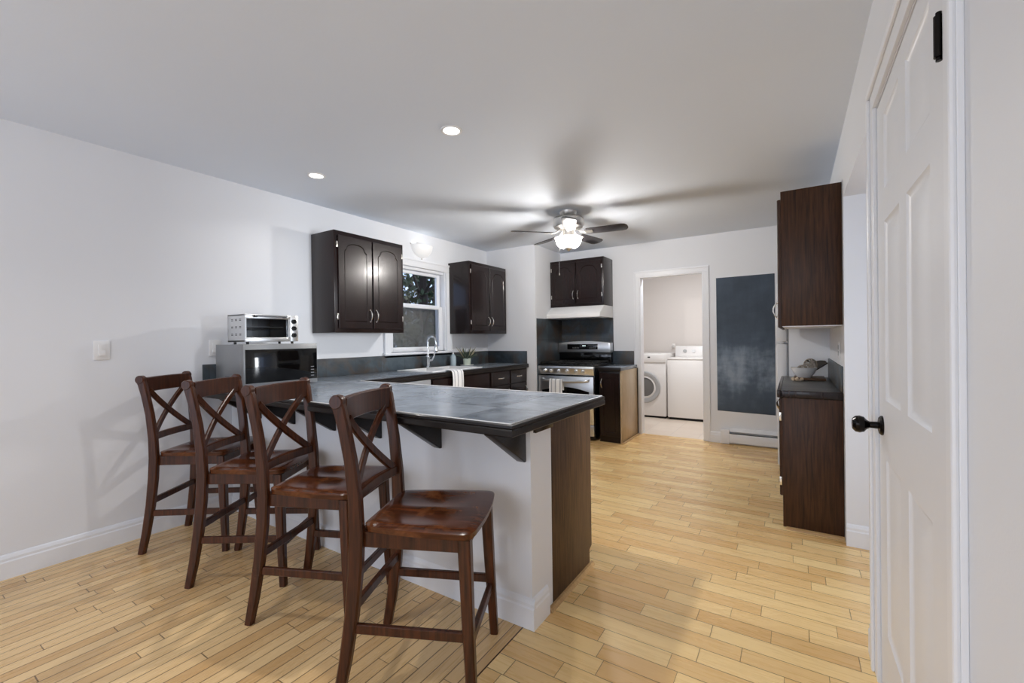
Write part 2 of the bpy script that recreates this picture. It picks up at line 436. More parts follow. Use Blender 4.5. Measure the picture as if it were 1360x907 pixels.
def inset(pts, d):
    n = len(pts); out = []
    for i in range(n):
        p0, p1, p2 = Vector(pts[i-1]), Vector(pts[i]), Vector(pts[(i+1) % n])
        e1 = (p1-p0).normalized(); e2 = (p2-p1).normalized()
        n1 = Vector((-e1.y, e1.x)); n2 = Vector((-e2.y, e2.x))
        k = 1+n1.dot(n2)
        v = (n1+n2)/k if k > 0.3 else n1
        out.append(tuple(p1+v*d))
    return out
def tag(o, label=None, cat=None, group=None, kind=None):
    if label: o['label'] = label
    if cat: o['category'] = cat
    if group: o['group'] = group
    if kind: o['kind'] = kind
    return o
def thing(name, label, cat, loc=(0, 0, 0), rz=0.0, group=None):
    o = bpy.data.objects.new(name, None); COL.objects.link(o); o.empty_display_size = 0.1
    o.location = loc; o.rotation_euler = (0, 0, rz)
    return tag(o, label, cat, group)
def struct(name, mb, mat, smooth=False, label=None):
    o = mb.build(name, mat, None, smooth); o['kind'] = 'structure'
    if label: o['label'] = label
    return o
def recenter(o):
    """move a top-level mesh's origin to the bottom centre of its box"""
    me = o.data; xs = [v.co for v in me.vertices]
    c = Vector(((min(v.x for v in xs)+max(v.x for v in xs))/2, (min(v.y for v in xs)+max(v.y for v in xs))/2, min(v.z for v in xs)))
    me.transform(Matrix.Translation(-c)); o.location = c
    return o
RX = lambda a: Matrix.Rotation(a, 4, 'X')
RZ = lambda a: Matrix.Rotation(a, 4, 'Z')
T = lambda *a: Matrix.Translation(Vector(a))
# frame for boards that face +x (front looks to +x): local x -> +y world, local y(depth) -> -x
def face_px(x, y, z): return Matrix(((0, -1, 0, x), (1, 0, 0, y), (0, 0, 1, z), (0, 0, 0, 1)))
# boards that face -x : local x -> -y, depth -> +x
def face_nx(x, y, z): return Matrix(((0, 1, 0, x), (-1, 0, 0, y), (0, 0, 1, z), (0, 0, 0, 1)))
# boards that face -y : local x -> +x, depth -> +y
def face_ny(x, y, z): return T(x, y, z)

# ------------------------------------------------------------------ room shell
WL, WF, WR, CEIL, BACK = -3.523, 5.59, 0.25, 2.44, -2.6
PX0 = -0.945                                            # outer face of the peninsula end
struct('floor', MB().box((WL-0.12, BACK-0.12, -0.05), (-0.985, 2.0, 0)), 'strip')
struct('floor', MB().box((-0.985, BACK-0.12, -0.05), (2.7, 2.0, 0)).box((WL-0.12, 2.0, -0.05), (2.7, WF+0.06, 0)), 'plank')
struct('floor', MB().box((-3.2, WF+0.06, -0.05), (0.4, 7.75, 0)), 'ltile')
struct('trim_1', MB().box((-0.9875, BACK, 0), (-0.9825, 1.59, 0.0008)), 'walnut')
struct('ceiling', MB().box((WL-0.12, BACK-0.12, CEIL), (2.7, 7.75, CEIL+0.1)), 'ceiling')
# left wall with the sink window opening
WY0, WY1, WZ0, WZ1 = 3.13, 4.00, 1.11, 2.05
mb = MB()
for a, b in (((BACK-0.12, 0), (WY0, CEIL)), ((WY1, 0), (WF+0.12, CEIL)), ((WY0, 0), (WY1, WZ0)), ((WY0, WZ1), (WY1, CEIL))):
    mb.box((WL-0.14, a[0], a[1]), (WL, b[0], b[1]))
struct('wall_left', mb, 'wall')
# far wall: stub beside the range, then the wall with the laundry doorway
DX0, DX1, DZ = -1.655, -0.90, 2.01
mb = MB().box((WL, 4.85, 0), (-2.765, WF+0.12, CEIL)).box((-2.765, WF, 0), (DX0, WF+0.12, CEIL)).box((DX1, WF, 0), (0.9, WF+0.12, CEIL)).box((DX0, WF, DZ), (DX1, WF+0.12, CEIL))
struct('wall_far', mb, 'wall')
# right wall: closet door, opening to the hall, cabinet stretch, fridge alcove
DY0, DY1, DTOP = 1.140, 1.985, 2.022
OY0, OY1, OZ = 2.17, 3.215, 2.045
mb = MB().box((WR, BACK, 0), (0.37, DY0-0.015, CEIL)).box((WR, DY0-0.015, DTOP+0.012), (0.37, DY1+0.015, CEIL)).box((WR, DY1+0.015, 0), (0.37, OY0, CEIL))
mb.box((WR, OY0, OZ), (2.6, OY1, CEIL)).box((WR, OY1, 0), (2.6, 4.46, CEIL)).box((0.80, 4.46, 0), (0.92, WF, CEIL))
mb.box((0.37, OY0-0.12, 0), (2.6, OY0, CEIL))
mb.box((0.50, DY0-0.2, 0), (0.55, DY1+0.06, CEIL))
struct('wall_right', mb, 'wall')
# back wall (behind the camera) with invented openings for the fill lights
mb = MB()
for x0, x1, z0, z1 in ((WL, -3.3, 0, CEIL), (-3.3, -1.4, 2.15, CEIL), (-1.4, -1.1, 0, CEIL), (-1.1, 0.0, 0, 0.8), (-1.1, 0.0, 2.1, CEIL), (0.0, WR, 0, CEIL)):
    mb.box((x0, BACK-0.12, z0), (x1, BACK, z1))
struct('wall_back', mb, 'wall')
mb = MB()
for x in (-3.3, -2.38, -1.46): mb.box((x, BACK-0.09, 0), (x+0.06, BACK-0.03, 2.15), 0.004)
for z in (0.0, 2.09): mb.box((-3.3, BACK-0.09, z), (-1.4, BACK-0.03, z+0.06), 0.004)
for x in (-1.1, -0.57, -0.05): mb.box((x, BACK-0.09, 0.8), (x+0.05, BACK-0.03, 2.1), 0.004)
for z in (0.8, 2.05): mb.box((-1.1, BACK-0.09, z), (0, BACK-0.03, z+0.05), 0.004)
struct('added_window_frame', mb, 'trim')  # frames of the invented patio door and window around the fill lights
# hall end
struct('wall_hall', MB().box((2.6, OY0, 0), (2.7, OY1, 0.45)).box((2.6, OY0, 2.1), (2.7, OY1, CEIL)), 'wall')
# laundry room
struct('wall_laundry', MB().box((-3.0, 7.56, 0), (0.3, 7.66, CEIL)).box((-3.1, WF+0.12, 0), (-3.0, 7.66, CEIL)).box((0.2, WF+0.12, 0), (0.3, 7.66, CEIL)), 'laundry')
# knee wall that carries the bar
KY0, KY1, CT = 1.60, 1.785, 0.875
struct('wall_peninsula', MB().box((WL, KY0, 0), (PX0, KY1, CT), 0.0), 'wall')

# baseboards: profile is (depth from wall, height)
BBP = [(0, 0), (0.016, 0), (0.016, 0.088), (0.012, 0.095), (0.012, 0.108), (0.006, 0.122), (0.0, 0.128)]
def base_run(mb, p0, p1, nrm):
    p0 = Vector((*p0, 0)); p1 = Vector((*p1, 0)); nv = Vector((*nrm, 0))
    t = bmesh.new()
    A = [t.verts.new(p0+nv*d+Vector((0, 0, z))) for d, z in BBP]; B = [t.verts.new(p1+nv*d+Vector((0, 0, z))) for d, z in BBP]
    n = len(BBP)
    for i in range(n): t.faces.new((A[i], A[(i+1) % n], B[(i+1) % n], B[i]))
    t.faces.new(A); t.faces.new(B[::-1]); bmesh.ops.recalc_face_normals(t, faces=t.faces); mb.merge(t)
mb = MB(); base_run(mb, (WL, BACK), (WL, KY0), (1, 0)); struct('baseboard_left', mb, 'trim')
mb = MB(); base_run(mb, (WL+0.016, KY0), (PX0+0.016, KY0), (0, -1)); base_run(mb, (PX0, KY0+0.0002), (PX0, KY0+0.13), (1, 0)); struct('baseboard_peninsula', mb, 'trim')
mb = MB(); base_run(mb, (WR, OY1), (2.55, OY1), (0, -1)); base_run(mb, (WR, DY1+0.09), (WR, OY0), (-1, 0)); base_run(mb, (WR, BACK), (WR, DY0-0.09), (-1, 0)); struct('baseboard_right', mb, 'trim')
mb = MB(); base_run(mb, (-0.832, WF), (-0.715, WF), (0, -1)); struct('baseboard_far', mb, 'trim')

# laundry doorway casing
mb = MB()
def casing(mb, x0, x1, z1, y, w, t=0.016):
    for a, b in ((x0-w, x0), (x1, x1+w)):
        mb.box((a, y-t*0.6, 0), (b, y, z1-0.0005), 0.002); 
        o0, o1 = (a, a+0.022) if a < x0 else (b-0.022, b)
        mb.box((o0, y-t, 0), (o1, y-t*0.5, z1+w-0.0225), 0.004)
    mb.box((x0-w, y-t*0.6, z1), (x1+w, y, z1+w-0.0005), 0.002)
    mb.box((x0-w, y-t, z1+w-0.022), (x1+w, y-t*0.5, z1+w), 0.004)
casing(mb, DX0, DX1, DZ, WF, 0.068)
mb.box((DX0, WF, 0), (DX0+0.012, WF+0.12, DZ)).box((DX1-0.012, WF, 0), (DX1, WF+0.12, DZ)).box((DX0+0.012, WF, DZ-0.012), (DX1-0.012, WF+0.12, DZ))
struct('trim_2', mb, 'trim')
# closet door casing on the right wall
mb = MB(); cw = 0.082
for a, b, o in ((DY0-cw-0.006, DY0-0.006, 0), (DY1+0.006, DY1+cw+0.006, 1)):
    mb.box((WR-0.011, a, 0), (WR, b, DTOP+0.0095), 0.002)
    e = (a, a+0.028) if o == 0 else (b-0.028, b)
    mb.box((WR-0.021, e[0], 0), (WR-0.010, e[1], DTOP+0.010+cw-0.0285), 0.005)
mb.box((WR-0.011, DY0-cw-0.006, DTOP+0.010), (WR, DY1+cw+0.006, DTOP+0.0095+cw), 0.002)
mb.box((WR-0.021, DY0-cw-0.006, DTOP+0.010+cw-0.028), (WR-0.010, DY1+cw+0.006, DTOP+0.010+cw), 0.005)
struct('trim_3', mb, 'trim')
mb = MB().box((WR, DY0-0.014, 0), (0.368, DY0-0.004, DTOP+0.012)).box((WR, DY1+0.004, 0), (0.368, DY1+0.014, DTOP+0.012)).box((WR, DY0-0.004, DTOP+0.004), (0.368, DY1+0.004, DTOP+0.012)).box((0.292, DY0-0.004, 0), (0.31, DY1+0.004, DTOP+0.004))
struct('trim_4', mb, 'trim')

# ------------------------------------------------------------------ closet door
def rect(x0, z0, x1, z1): return [(x0, z0), (x1, z0), (x1, z1), (x0, z1)]
dw = DY1-DY0
DF = WR+0.001
mb = MB()
loops = []
# local x runs from the latch edge (y=DY1) towards the hinge (y=DY0)
for a, b in ((0.125, 0.365), (0.455, 0.695)):
    for z0, z1 in ((0.235, 0.815), (1.01, 1.595), (1.70, 1.945)):
        loops.append(rect(a, z0, b, z1))
mb.panel(dw, DTOP-0.01, 0.035, loops, [(0.004, 0.003), (0.014, 0.007), (0.022, 0.007), (0.056, 0.0015)], 0.002, face_nx(DF, DY1, 0.008))
door = mb.build('door_1', 'door', None, True, 25); door['kind'] = 'structure'
recenter(door)
ky = DY1-0.062; kz = 0.925
MB().lathe([(0, 0), (0.033, 0), (0.033, -0.004), (0.027, -0.010), (0.012, -0.013), (0.011, -0.034), (0.016, -0.042), (0.026, -0.050), (0.0295, -0.062), (0.027, -0.074), (0.018, -0.082), (0, -0.084)], (DF, ky, kz), 'x', 28).build('knob', 'bronze', door)
hx, hy = DF-0.014, DY0+0.006
mb = MB().tube([(hx, hy, 1.760), (hx, hy, 1.838)], 0.008, 12).box((DF-0.016, hy-0.004, 1.762), (DF-0.0005, hy+0.003, 1.836)).box((DF-0.003, hy, 1.758), (DF-0.0005, hy+0.022, 1.840))
mb.tube([(hx, hy, 1.753), (hx, hy, 1.760)], 0.005, 10).tube([(hx, hy, 1.838), (hx, hy, 1.845)], 0.005, 10)
mb.build('hinge', 'bronze', door)
# ------------------------------------------------------------------ sink window
win = thing('window_1', None, None, (WL-0.05, (WY0+WY1)/2, WZ0)); win['kind'] = 'structure'
mb = MB(); cw = 0.085; t = 0.018
mb.box((WL, WY0-cw, WZ0-0.02), (WL+t, WY0, WZ1-0.0005), 0.004).box((WL, WY1, WZ0-0.02), (WL+t, WY1+cw, WZ1-0.0005), 0.004).box((WL, WY0-cw, WZ1), (WL+t, WY1+cw, WZ1+cw), 0.004)
for a, b in ((WY0-cw-0.004, WY0-cw+0.02), (WY1+cw-0.02, WY1+cw+0.004)): mb.box((WL, a, WZ0-0.02), (WL+t+0.008, b, WZ1+cw-0.0205), 0.004)
mb.box((WL, WY0-cw-0.004, WZ1+cw-0.02), (WL+t+0.008, WY1+cw+0.004, WZ1+cw+0.004), 0.004)
mb.build('casing', 'trim', win)
mb = MB().box((WL-0.11, WY0-cw-0.02, WZ0-0.022), (WL+0.045, WY1+cw+0.02, WZ0), 0.006).box((WL, WY0-cw, WZ0-0.052), (WL+0.012, WY1+cw, WZ0-0.022), 0.003)
mb.build('sill', 'trim', win)
mb = MB()
for a, b in ((WY0, WY0+0.05), (WY1-0.05, WY1)): mb.box((WL-0.125, a, WZ0), (WL-0.10, b, WZ1), 0.003)
for a, b in ((WY0, WY0+0.014), (WY1-0.014, WY1)): mb.box((WL-0.10, a, WZ0), (WL, b, WZ1), 0.002)
mb.box((WL-0.125, WY0, WZ1-0.03), (WL-0.02, WY1, WZ1), 0.003)
mb.build('frame', 'trim', win)
def sash(x, z0, z1, st, name):
    y0, y1 = WY0+0.016, WY1-0.016
    mb = MB()
    for a, b in ((y0, y0+st), (y1-st, y1)): mb.box((x-0.03, a, z0), (x, b, z1), 0.004)
    mb.box((x-0.03, y0+st, z0), (x, y1-st, z0+0.05), 0.004).box((x-0.03, y0+st, z1-0.035), (x, y1-st, z1), 0.004)
    o = mb.build(name, 'trim', win)
    MB().box((x-0.018, y0+st-0.005, z0+0.045), (x-0.014, y1-st+0.005, z1-0.03)).build('pane', 'pane', o, False)
    return o
sash(WL-0.078, 1.60, WZ1-0.03, 0.055, 'upper_sash')
lo = sash(WL-0.040, WZ0+0.003, 1.635, 0.06, 'lower_sash')
m = Mat('insect_screen'); m.n.remove(m.b)
tr = m.add('ShaderNodeBsdfTransparent'); df = m.add('ShaderNodeBsdfDiffuse'); df.inputs[0].default_value = srgb(120, 122, 122)
mx = m.add('ShaderNodeMixShader'); mx.inputs[0].default_value = 0.42
m.link(tr.outputs[0], mx.inputs[1]); m.link(df.outputs[0], mx.inputs[2]); m.link(mx.outputs[0], m.n['Material Output'].inputs['Surface']); M['screen'] = m.m
MB().box((WL-0.131, WY0+0.01, WZ0+0.01), (WL-0.130, WY1-0.01, 1.61)).build('insect_screen', 'screen', win, False)

# ------------------------------------------------------------------ shared hardware
def arch_loop(x0, z0, x1, z1, flat=False):
    """cathedral arch outline, counter clockwise"""
    if flat: return rect(x0, z0, x1, z1)
    w = x1-x0; sh = z1-0.30*w
    pts = [(x0, z0), (x1, z0), (x1, sh), (x1-0.10*w, sh+0.018*1.0)]
    cx = (x0+x1)/2; a = 0.40*w; hh = z1-(sh+0.018)
    for i in range(1, 12):
        th = math.pi*i/12
        pts.append((cx+a*math.cos(th), sh+0.018+hh*math.sin(th)**0.8))
    pts += [(x0+0.10*w, sh+0.018), (x0, sh)]
    return pts
GROOVE = [(0.0035, 0.0035), (0.007, 0.0)]
def pull(p0, out, along, length, parent, mat='silverhandle', r=0.0042):
    """arched cabinet pull"""
    p0 = Vector(p0); out = Vector(out); al = Vector(along)
    mb = MB(); pts = []
    for i in range(15):
        s = i/14; pts.append(p0+al*((s-0.5)*length)+out*(0.001+0.026*math.sin(math.pi*s)**0.7))
    rr = [r*(1.25 if i in (0, 14) else 1.0+0.25*math.sin(math.pi*i/14)) for i in range(15)]
    mb.tube(pts, rr, 10)
    for sgn in (-0.5, 0.5):
        c = p0+al*(sgn*length); mb.tube([c, c+out*0.004], 0.0075, 12)
    return mb.build('handle', mat, parent)
def hinge(p, sz, parent):
    mb = MB(); p = Vector(p); sx, sy, s2 = sz
    mb.box(p-Vector((sx/2, sy/2, s2/2)), p+Vector((sx/2, sy/2, s2/2)), 0.0015)
    return mb.build('hinge', 'silverhandle', parent)
def wall_cab(label, face, x0, y0, z0, w, h, d, mat, doors, arch=True, frame=0.03, hinges=True, group='dark wall cabinets', handle_low=True, gap=0.012, dz=0.035, name='wall_cabinet', topinset=0.04):
    """face: function giving the matrix of the front plane. local x along the front, y into the cabinet."""
    mt = face(x0, y0, z0)
    rootloc = mt @ Vector((w/2, d/2, 0))
    root = thing(name, label, 'cabinet', rootloc, 0, group)
    MB().box((0, 0, 0), (w, d, h), 0.003, mat=mt).build('body', mat, root)
    n = len(doors)
    x = frame
    dwid = (w-2*frame-gap*(n-1))/n
    outv = (mt.to_3x3() @ Vector((0, -1, 0)))
    for i, side in enumerate(doors):
        dx = x+i*(dwid+gap)
        dh = h-dz-topinset
        lp = [arch_loop(0.055, 0.06, dwid-0.055, dh-0.055)] if arch else []
        dm = mt @ T(dx, -0.0195, dz)
        mb = MB().panel(dwid, dh, 0.019, lp, GROOVE, 0.004, dm)
        dob = mb.build('door', mat, root, True, 25)
        hx = dwid-0.028 if side == 'L' else 0.028       # hinged left -> handle on the right
        hz = 0.115 if handle_low else dh-0.115
        pull(dm @ Vector((hx, 0, hz)), outv, (0, 0, 1), 0.10, dob)
        if hinges:
            for z in (0.10, dh-0.08):
                ex = -0.006 if side == 'L' else dwid+0.006
                c = dm @ Vector((ex, 0.012, z))
                hm = dm.to_3x3()
                hs = hm @ Vector((0.016, 0.014, 0.05)); hinge(c, tuple(abs(q) for q in hs), dob)
    return root
# ------------------------------------------------------------------ upper cabinets
CF = WL+0.32
wall_cab('dark upper cabinet with arched doors left of the sink window', face_px, CF, 2.256, 1.310, 0.762, 0.858, 0.318, 'espresso', ['L', 'R'])
wall_cab('dark upper cabinet in the corner right of the sink window', face_px, CF, 4.05, 1.310, 0.785, 0.858, 0.318, 'espresso', ['L', 'R'])
wall_cab('small dark upper cabinet above the white range hood', face_ny, -2.763, 5.262, 1.655, 0.757, 0.615, 0.325, 'espresso', ['L', 'R'])
ruc = wall_cab('brown upper cabinet high on the right wall above the bowl', face_nx, -0.065, 4.43, 1.296, 1.138, 0.860, 0.314, 'walnut', ['R', 'L'], hinges=True, dz=-0.01, topinset=0.05, frame=0.005)

tag(MB().box((-0.060, 3.296, 1.2915), (0.247, 4.426, 1.2958)).build('underside', 'trim', ruc), 'white painted underside')
# ------------------------------------------------------------------ peninsula and left run
CZ = 0.920
def counter_slab(mb, x0, y0, x1, y1, z=CZ, th=0.018, bev=0.0): mb.box((x0, y0, z-th), (x1, y1, z), bev)
ct = thing('countertop', 'L-shaped slate tile countertop of the bar and the sink run', 'countertop', (-2.4, 2.2, 0.875))
PXE, PY0, PY1, LX = -0.862, 1.330, 2.262, -2.872
SX0, SX1, SY0, SY1 = -3.43, -2.965, 3.16, 3.94
e = 0.022
mb = MB()
counter_slab(mb, WL+0.001, PY0+e, PXE-e, PY1-e)
counter_slab(mb, WL+0.001, PY1-e, LX-e, SY0)
counter_slab(mb, WL+0.001, SY0, SX0, SY1); counter_slab(mb, SX1, SY0, LX-e, SY1)
counter_slab(mb, WL+0.001, SY1, LX-e, 4.848)
mb.build('tile_top', 'counter', ct, False)
mb = MB().box((WL+0.001, PY0+e, 0.8755), (PXE-e, PY1-e, CZ-0.0185)).box((WL+0.001, PY1-e, 0.8755), (LX-e, SY0, CZ-0.0185)).box((SX1+0.012, SY0-0.01, 0.8755), (LX-e, SY1+0.01, CZ-0.0185)).box((WL+0.001, SY1, 0.8755), (LX-e, 4.848, CZ-0.0185))
mb.build('underlay', 'blackmatte', ct, False)
mb = MB()
def lip(mb, p0, p1, n, z=CZ, h=0.046):
    """bullnose edge strip: profile outward along n"""
    prof = [(0, -h), (e*0.85, -h), (e, -h+0.004), (e, -0.022), (e*0.80, -0.017), (e*0.95, -0.012), (e*0.9, -0.003), (e*0.55, 0.0012), (0, 0.0012)]
    p0 = Vector((*p0, z)); p1 = Vector((*p1, z)); nv = Vector((*n, 0)); tv = (p1-p0).normalized()
    t = bmesh.new()
    def mk(p, s): return [t.verts.new(p+nv*d+tv*(s*d)+Vector((0, 0, q))) for d, q in prof]
    A = mk(p0, -1 if lip.m0 else 0); B = mk(p1, 1 if lip.m1 else 0); k = len(prof)
    for i in range(k): t.faces.new((A[i], A[(i+1) % k], B[(i+1) % k], B[i]))
    t.faces.new(A); t.faces.new(B[::-1]); bmesh.ops.recalc_face_normals(t, faces=t.faces); mb.merge(t)
lip.m0, lip.m1 = 0, 1; lip(mb, (WL+0.001, PY0+e), (PXE-e, PY0+e), (0, -1))
lip.m0, lip.m1 = 1, 1; lip(mb, (PXE-e, PY0+e), (PXE-e, PY1-e), (1, 0))
lip.m0, lip.m1 = 1, 0; lip(mb, (PXE-e, PY1-e), (LX-e, PY1-e), (0, 1))
lip.m0, lip.m1 = 0, 0; lip(mb, (LX-e, PY1-e), (LX-e, 4.848), (1, 0))
mb.build('edge_trim', 'edge', ct, True, 25)
mb = MB(); q = CZ+0.0016
mb.tube([(WL+0.002, PY0+e*0.62, q), (PXE-e*0.62, PY0+e*0.62, q), (PXE-e*0.62, PY1-e*0.62, q), (LX, PY1-e*0.62, q)], 0.0028, 6)
mb.build('edge_highlight', 'whiteplastic', ct)  # pale tube stands in for the highlight along the bullnose edge
# brackets
for i, x in enumerate((-0.966, -1.445, -1.874, -2.273, -2.69, -3.10)):
    lab = ['black triangular bracket at the outer end of the bar', 'black triangular bracket under the bar, second from the outer end', 'black triangular bracket seen through the nearest stool back', 'black triangular bracket under the bar third from the left wall',
           'black triangular bracket seen through the third stool back from the left', 'black triangular bracket nearest the left wall, behind the second stool back'][i]
    mb = MB().prism([(KY0-0.001, 0.709), (KY0-0.001, 0.8735), (1.352, 0.8735), (1.352, 0.866), (KY0-0.014, 0.709)], 'x', x-0.04, x, 0.002)
    o = mb.build('counter_bracket', 'edge', None, True); tag(recenter(o), lab, 'bracket', 'brackets under the bar')
# end cabinet of the peninsula
pc = thing('peninsula_cabinet', 'dark brown panelled cabinet closing the kitchen end of the bar', 'cabinet', (-1.9, 2.03, 0))
MB().box((-2.87, KY1+0.002, 0.10), (PX0-0.022, 2.215, 0.8735)).box((-2.87, KY1+0.002, 0), (PX0-0.05, 2.15, 0.10)).build('body', 'espresso', pc, False)
MB().prism([(KY1+0.001, 0.012), (2.215, 0.012), (2.215, 0.085), (2.245, 0.10), (2.245, 0.8735), (KY1+0.001, 0.8735)], 'x', PX0-0.020, PX0+0.002, 0.001).build('side_panel', 'panelwood', pc)
MB().box((PX0-0.03, 1.625, 0.830), (PX0+0.014, KY1, 0.8735), 0.002).build('top_rail', 'espresso', pc)
struct('trim_5', MB().prism([(PX0+0.0025, 0), (PX0+0.024, 0), (PX0+0.022, 0.008), (PX0+0.014, 0.016), (PX0+0.0025, 0.018)], 'y', 1.735, 2.235), 'oakshoe', True)
# backsplash strips
o = MB().box((WL+0.0008, 1.41, CZ), (WL+0.012, 4.849, 1.083), 0.002).build('tile_backsplash', 'splash_yz', None, True); tag(o, 'low slate tile backsplash along the left wall under the window', 'backsplash')
o = MB().box((WL+0.0125, 4.837, CZ), (-2.895, 4.8495, 1.083), 0.002).build('tile_backsplash', 'splash_xz', None, True); tag(o, 'low slate tile backsplash on the short wall left of the range', 'backsplash')
o = MB().box((-2.7645, 4.87, 0.0), (-2.755, 5.5895, 1.500)).build('tile_backsplash', 'splash_yz', None, True); tag(o, 'tall dark slate tile on the side of the range alcove', 'backsplash')
o = MB().box((-2.7545, 5.578, 0.0), (-2.003, 5.5895, 1.500)).build('tile_backsplash', 'splash_xz', None, True); tag(o, 'tall dark slate tile behind the range under the hood', 'backsplash')
o = MB().box((-2.0025, 5.578, 0.891), (-1.732, 5.5895, 1.066), 0.002).build('tile_backsplash', 'splash_xz', None, True); tag(o, 'short slate tile backsplash beside the laundry doorway', 'backsplash')
# sink run cabinets (fronts face +x)
BF = -2.905
def base_front(y0, y1, label, name, fronts, mat='espresso', cat='cabinet', group=None, body=True, sink=False):
    root = thing(name, label, cat, ((WL+BF)/2, (y0+y1)/2, 0), 0, group)
    if body:
        mb = MB().box((WL+0.001, y0, 0), (BF-0.06, y1, 0.10))
        if sink: mb.box((WL+0.001, y0, 0.10), (BF, y1, 0.765)).box((-2.95, y0, 0.765), (BF, y1, 0.8735)).box((WL+0.001, y0, 0.765), (-2.95, y0+0.02, 0.8735)).box((WL+0.001, y1-0.02, 0.765), (-2.95, y1, 0.8735))
        else: mb.box((WL+0.001, y0, 0.10), (BF, y1, 0.8735))
        mb.build('body', mat, root, False)
    for kind, a, b, z0, z1 in fronts:
        dm = face_px(BF+0.0195, a, z0)
        lp = [arch_loop(0.05, 0.05, b-a-0.05, z1-z0-0.05)] if kind == 'door' else []
        d = MB().panel(b-a, z1-z0, 0.019, lp, GROOVE, 0.005, dm).build(kind, mat, root, True, 25)
        if kind == 'drawer': pull((BF+0.0195, (a+b)/2, (z0+z1)/2), (1, 0, 0), (0, 1, 0), 0.10, d)
        elif kind == 'door': pull((BF+0.0195, b-0.03, z1-0.1), (1, 0, 0), (0, 0, 1), 0.10, d)
    return root
dwz = thing('dishwasher', 'dishwasher with a pale top strip beside the sink cabinet', 'dishwasher', (-3.2, 2.77, 0))
MB().box((WL+0.001, 2.48, 0.10), (BF, 3.06, 0.8735)).box((WL+0.001, 2.48, 0), (BF-0.06, 3.06, 0.10)).build('body', 'black', dwz, False)
MB().box((BF+0.0005, 2.49, 0.12), (BF+0.02, 3.05, 0.74), 0.003).build('door', 'black', dwz)
MB().box((BF+0.0005, 2.49, 0.745), (BF+0.022, 3.05, 0.866), 0.004).build('control_strip', 'gray', dwz)
base_front(3.065, 4.02, 'dark sink base cabinet under the white sink', 'base_cabinet', [('false_front', 3.08, 4.005, 0.70, 0.86), ('door', 3.08, 3.535, 0.12, 0.69), ('door', 3.55, 4.005, 0.12, 0.69)], sink=True)
base_front(4.025, 4.845, 'dark base cabinet with two small drawers against the short wall', 'base_cabinet', [('drawer', 4.04, 4.42, 0.70, 0.86), ('drawer', 4.445, 4.82, 0.70, 0.86), ('door', 4.04, 4.42, 0.12, 0.69), ('door', 4.445, 4.82, 0.12, 0.69)])

# ------------------------------------------------------------------ sink and faucet
sk = thing('sink', 'white double-bowl drop-in sink under the window', 'sink', ((SX0+SX1)/2, (SY0+SY1)/2, CZ))
mb = MB()
def basin(y0, y1):
    """open-topped rounded tray"""
    x0, x1 = SX0+0.03, SX1-0.03
    for a in (((x0, y0, 0.77), (x1, y1, 0.775)), ((x0-0.008, y0, 0.77), (x0, y1, CZ)), ((x1, y0, 0.77), (x1+0.008, y1, CZ)), ((x0, y0-0.008, 0.77), (x1, y0, CZ)), ((x0, y1, 0.77), (x1, y1+0.008, CZ))): mb.box(*a)
ym = (SY0+SY1)/2
basin(SY0+0.03, ym-0.02); basin(ym+0.02, SY1-0.03)
mb.build('basin', 'enamel', sk)
mb = MB()
zr0, zr1 = CZ+0.0005, CZ+0.012
for a in ((SX0-0.015, SY0-0.015, SX0+0.03, SY1+0.015), (SX1-0.03, SY0-0.015, SX1+0.015, SY1+0.015), (SX0+0.029, SY0-0.015, SX1-0.029, SY0+0.03), (SX0+0.029, SY1-0.03, SX1-0.029, SY1+0.015), (SX0+0.029, ym-0.02, SX1-0.029, ym+0.02)):
    mb.box((a[0], a[1], zr0), (a[2], a[3], zr1), 0.004)
mb.build('rim', 'enamel', sk)
fx, fy = SX0+0.010, 3.575
fc = thing('faucet', 'tall chrome pull-down faucet behind the sink', 'faucet', (fx, fy, zr1))
MB().lathe([(0, 0), (0.03, 0), (0.03, 0.01), (0.022, 0.018), (0.021, 0.10), (0.024, 0.105), (0.024, 0.125), (0.016, 0.135), (0, 0.135)], (fx, fy, zr1)).build('body', 'chrome', fc)
pts = [(fx, fy, zr1+0.13), (fx, fy, zr1+0.29)]
for i in range(1, 9):
    a = math.pi*i/8; pts.append((fx+0.055*(1-math.cos(a)), fy+0.01*i/8, zr1+0.29+0.055*math.sin(a)))
pts.append((fx+0.112, fy+0.012, zr1+0.255))
MB().tube(pts, 0.011, 14).build('spout', 'chrome', fc)
MB().lathe([(0, 0.0), (0.017, 0.002), (0.02, 0.03), (0.015, 0.075), (0.012, 0.09), (0, 0.09)], (fx+0.112, fy+0.012, zr1+0.17)).build('spray_head', 'chrome', fc)
MB().tube([(fx, fy+0.02, zr1+0.08), (fx+0.012, fy+0.055, zr1+0.085), (fx+0.03, fy+0.07, zr1+0.13), (fx+0.034, fy+0.072, zr1+0.18)], [0.014, 0.012, 0.007, 0.006], 10).build('lever', 'chrome', fc)
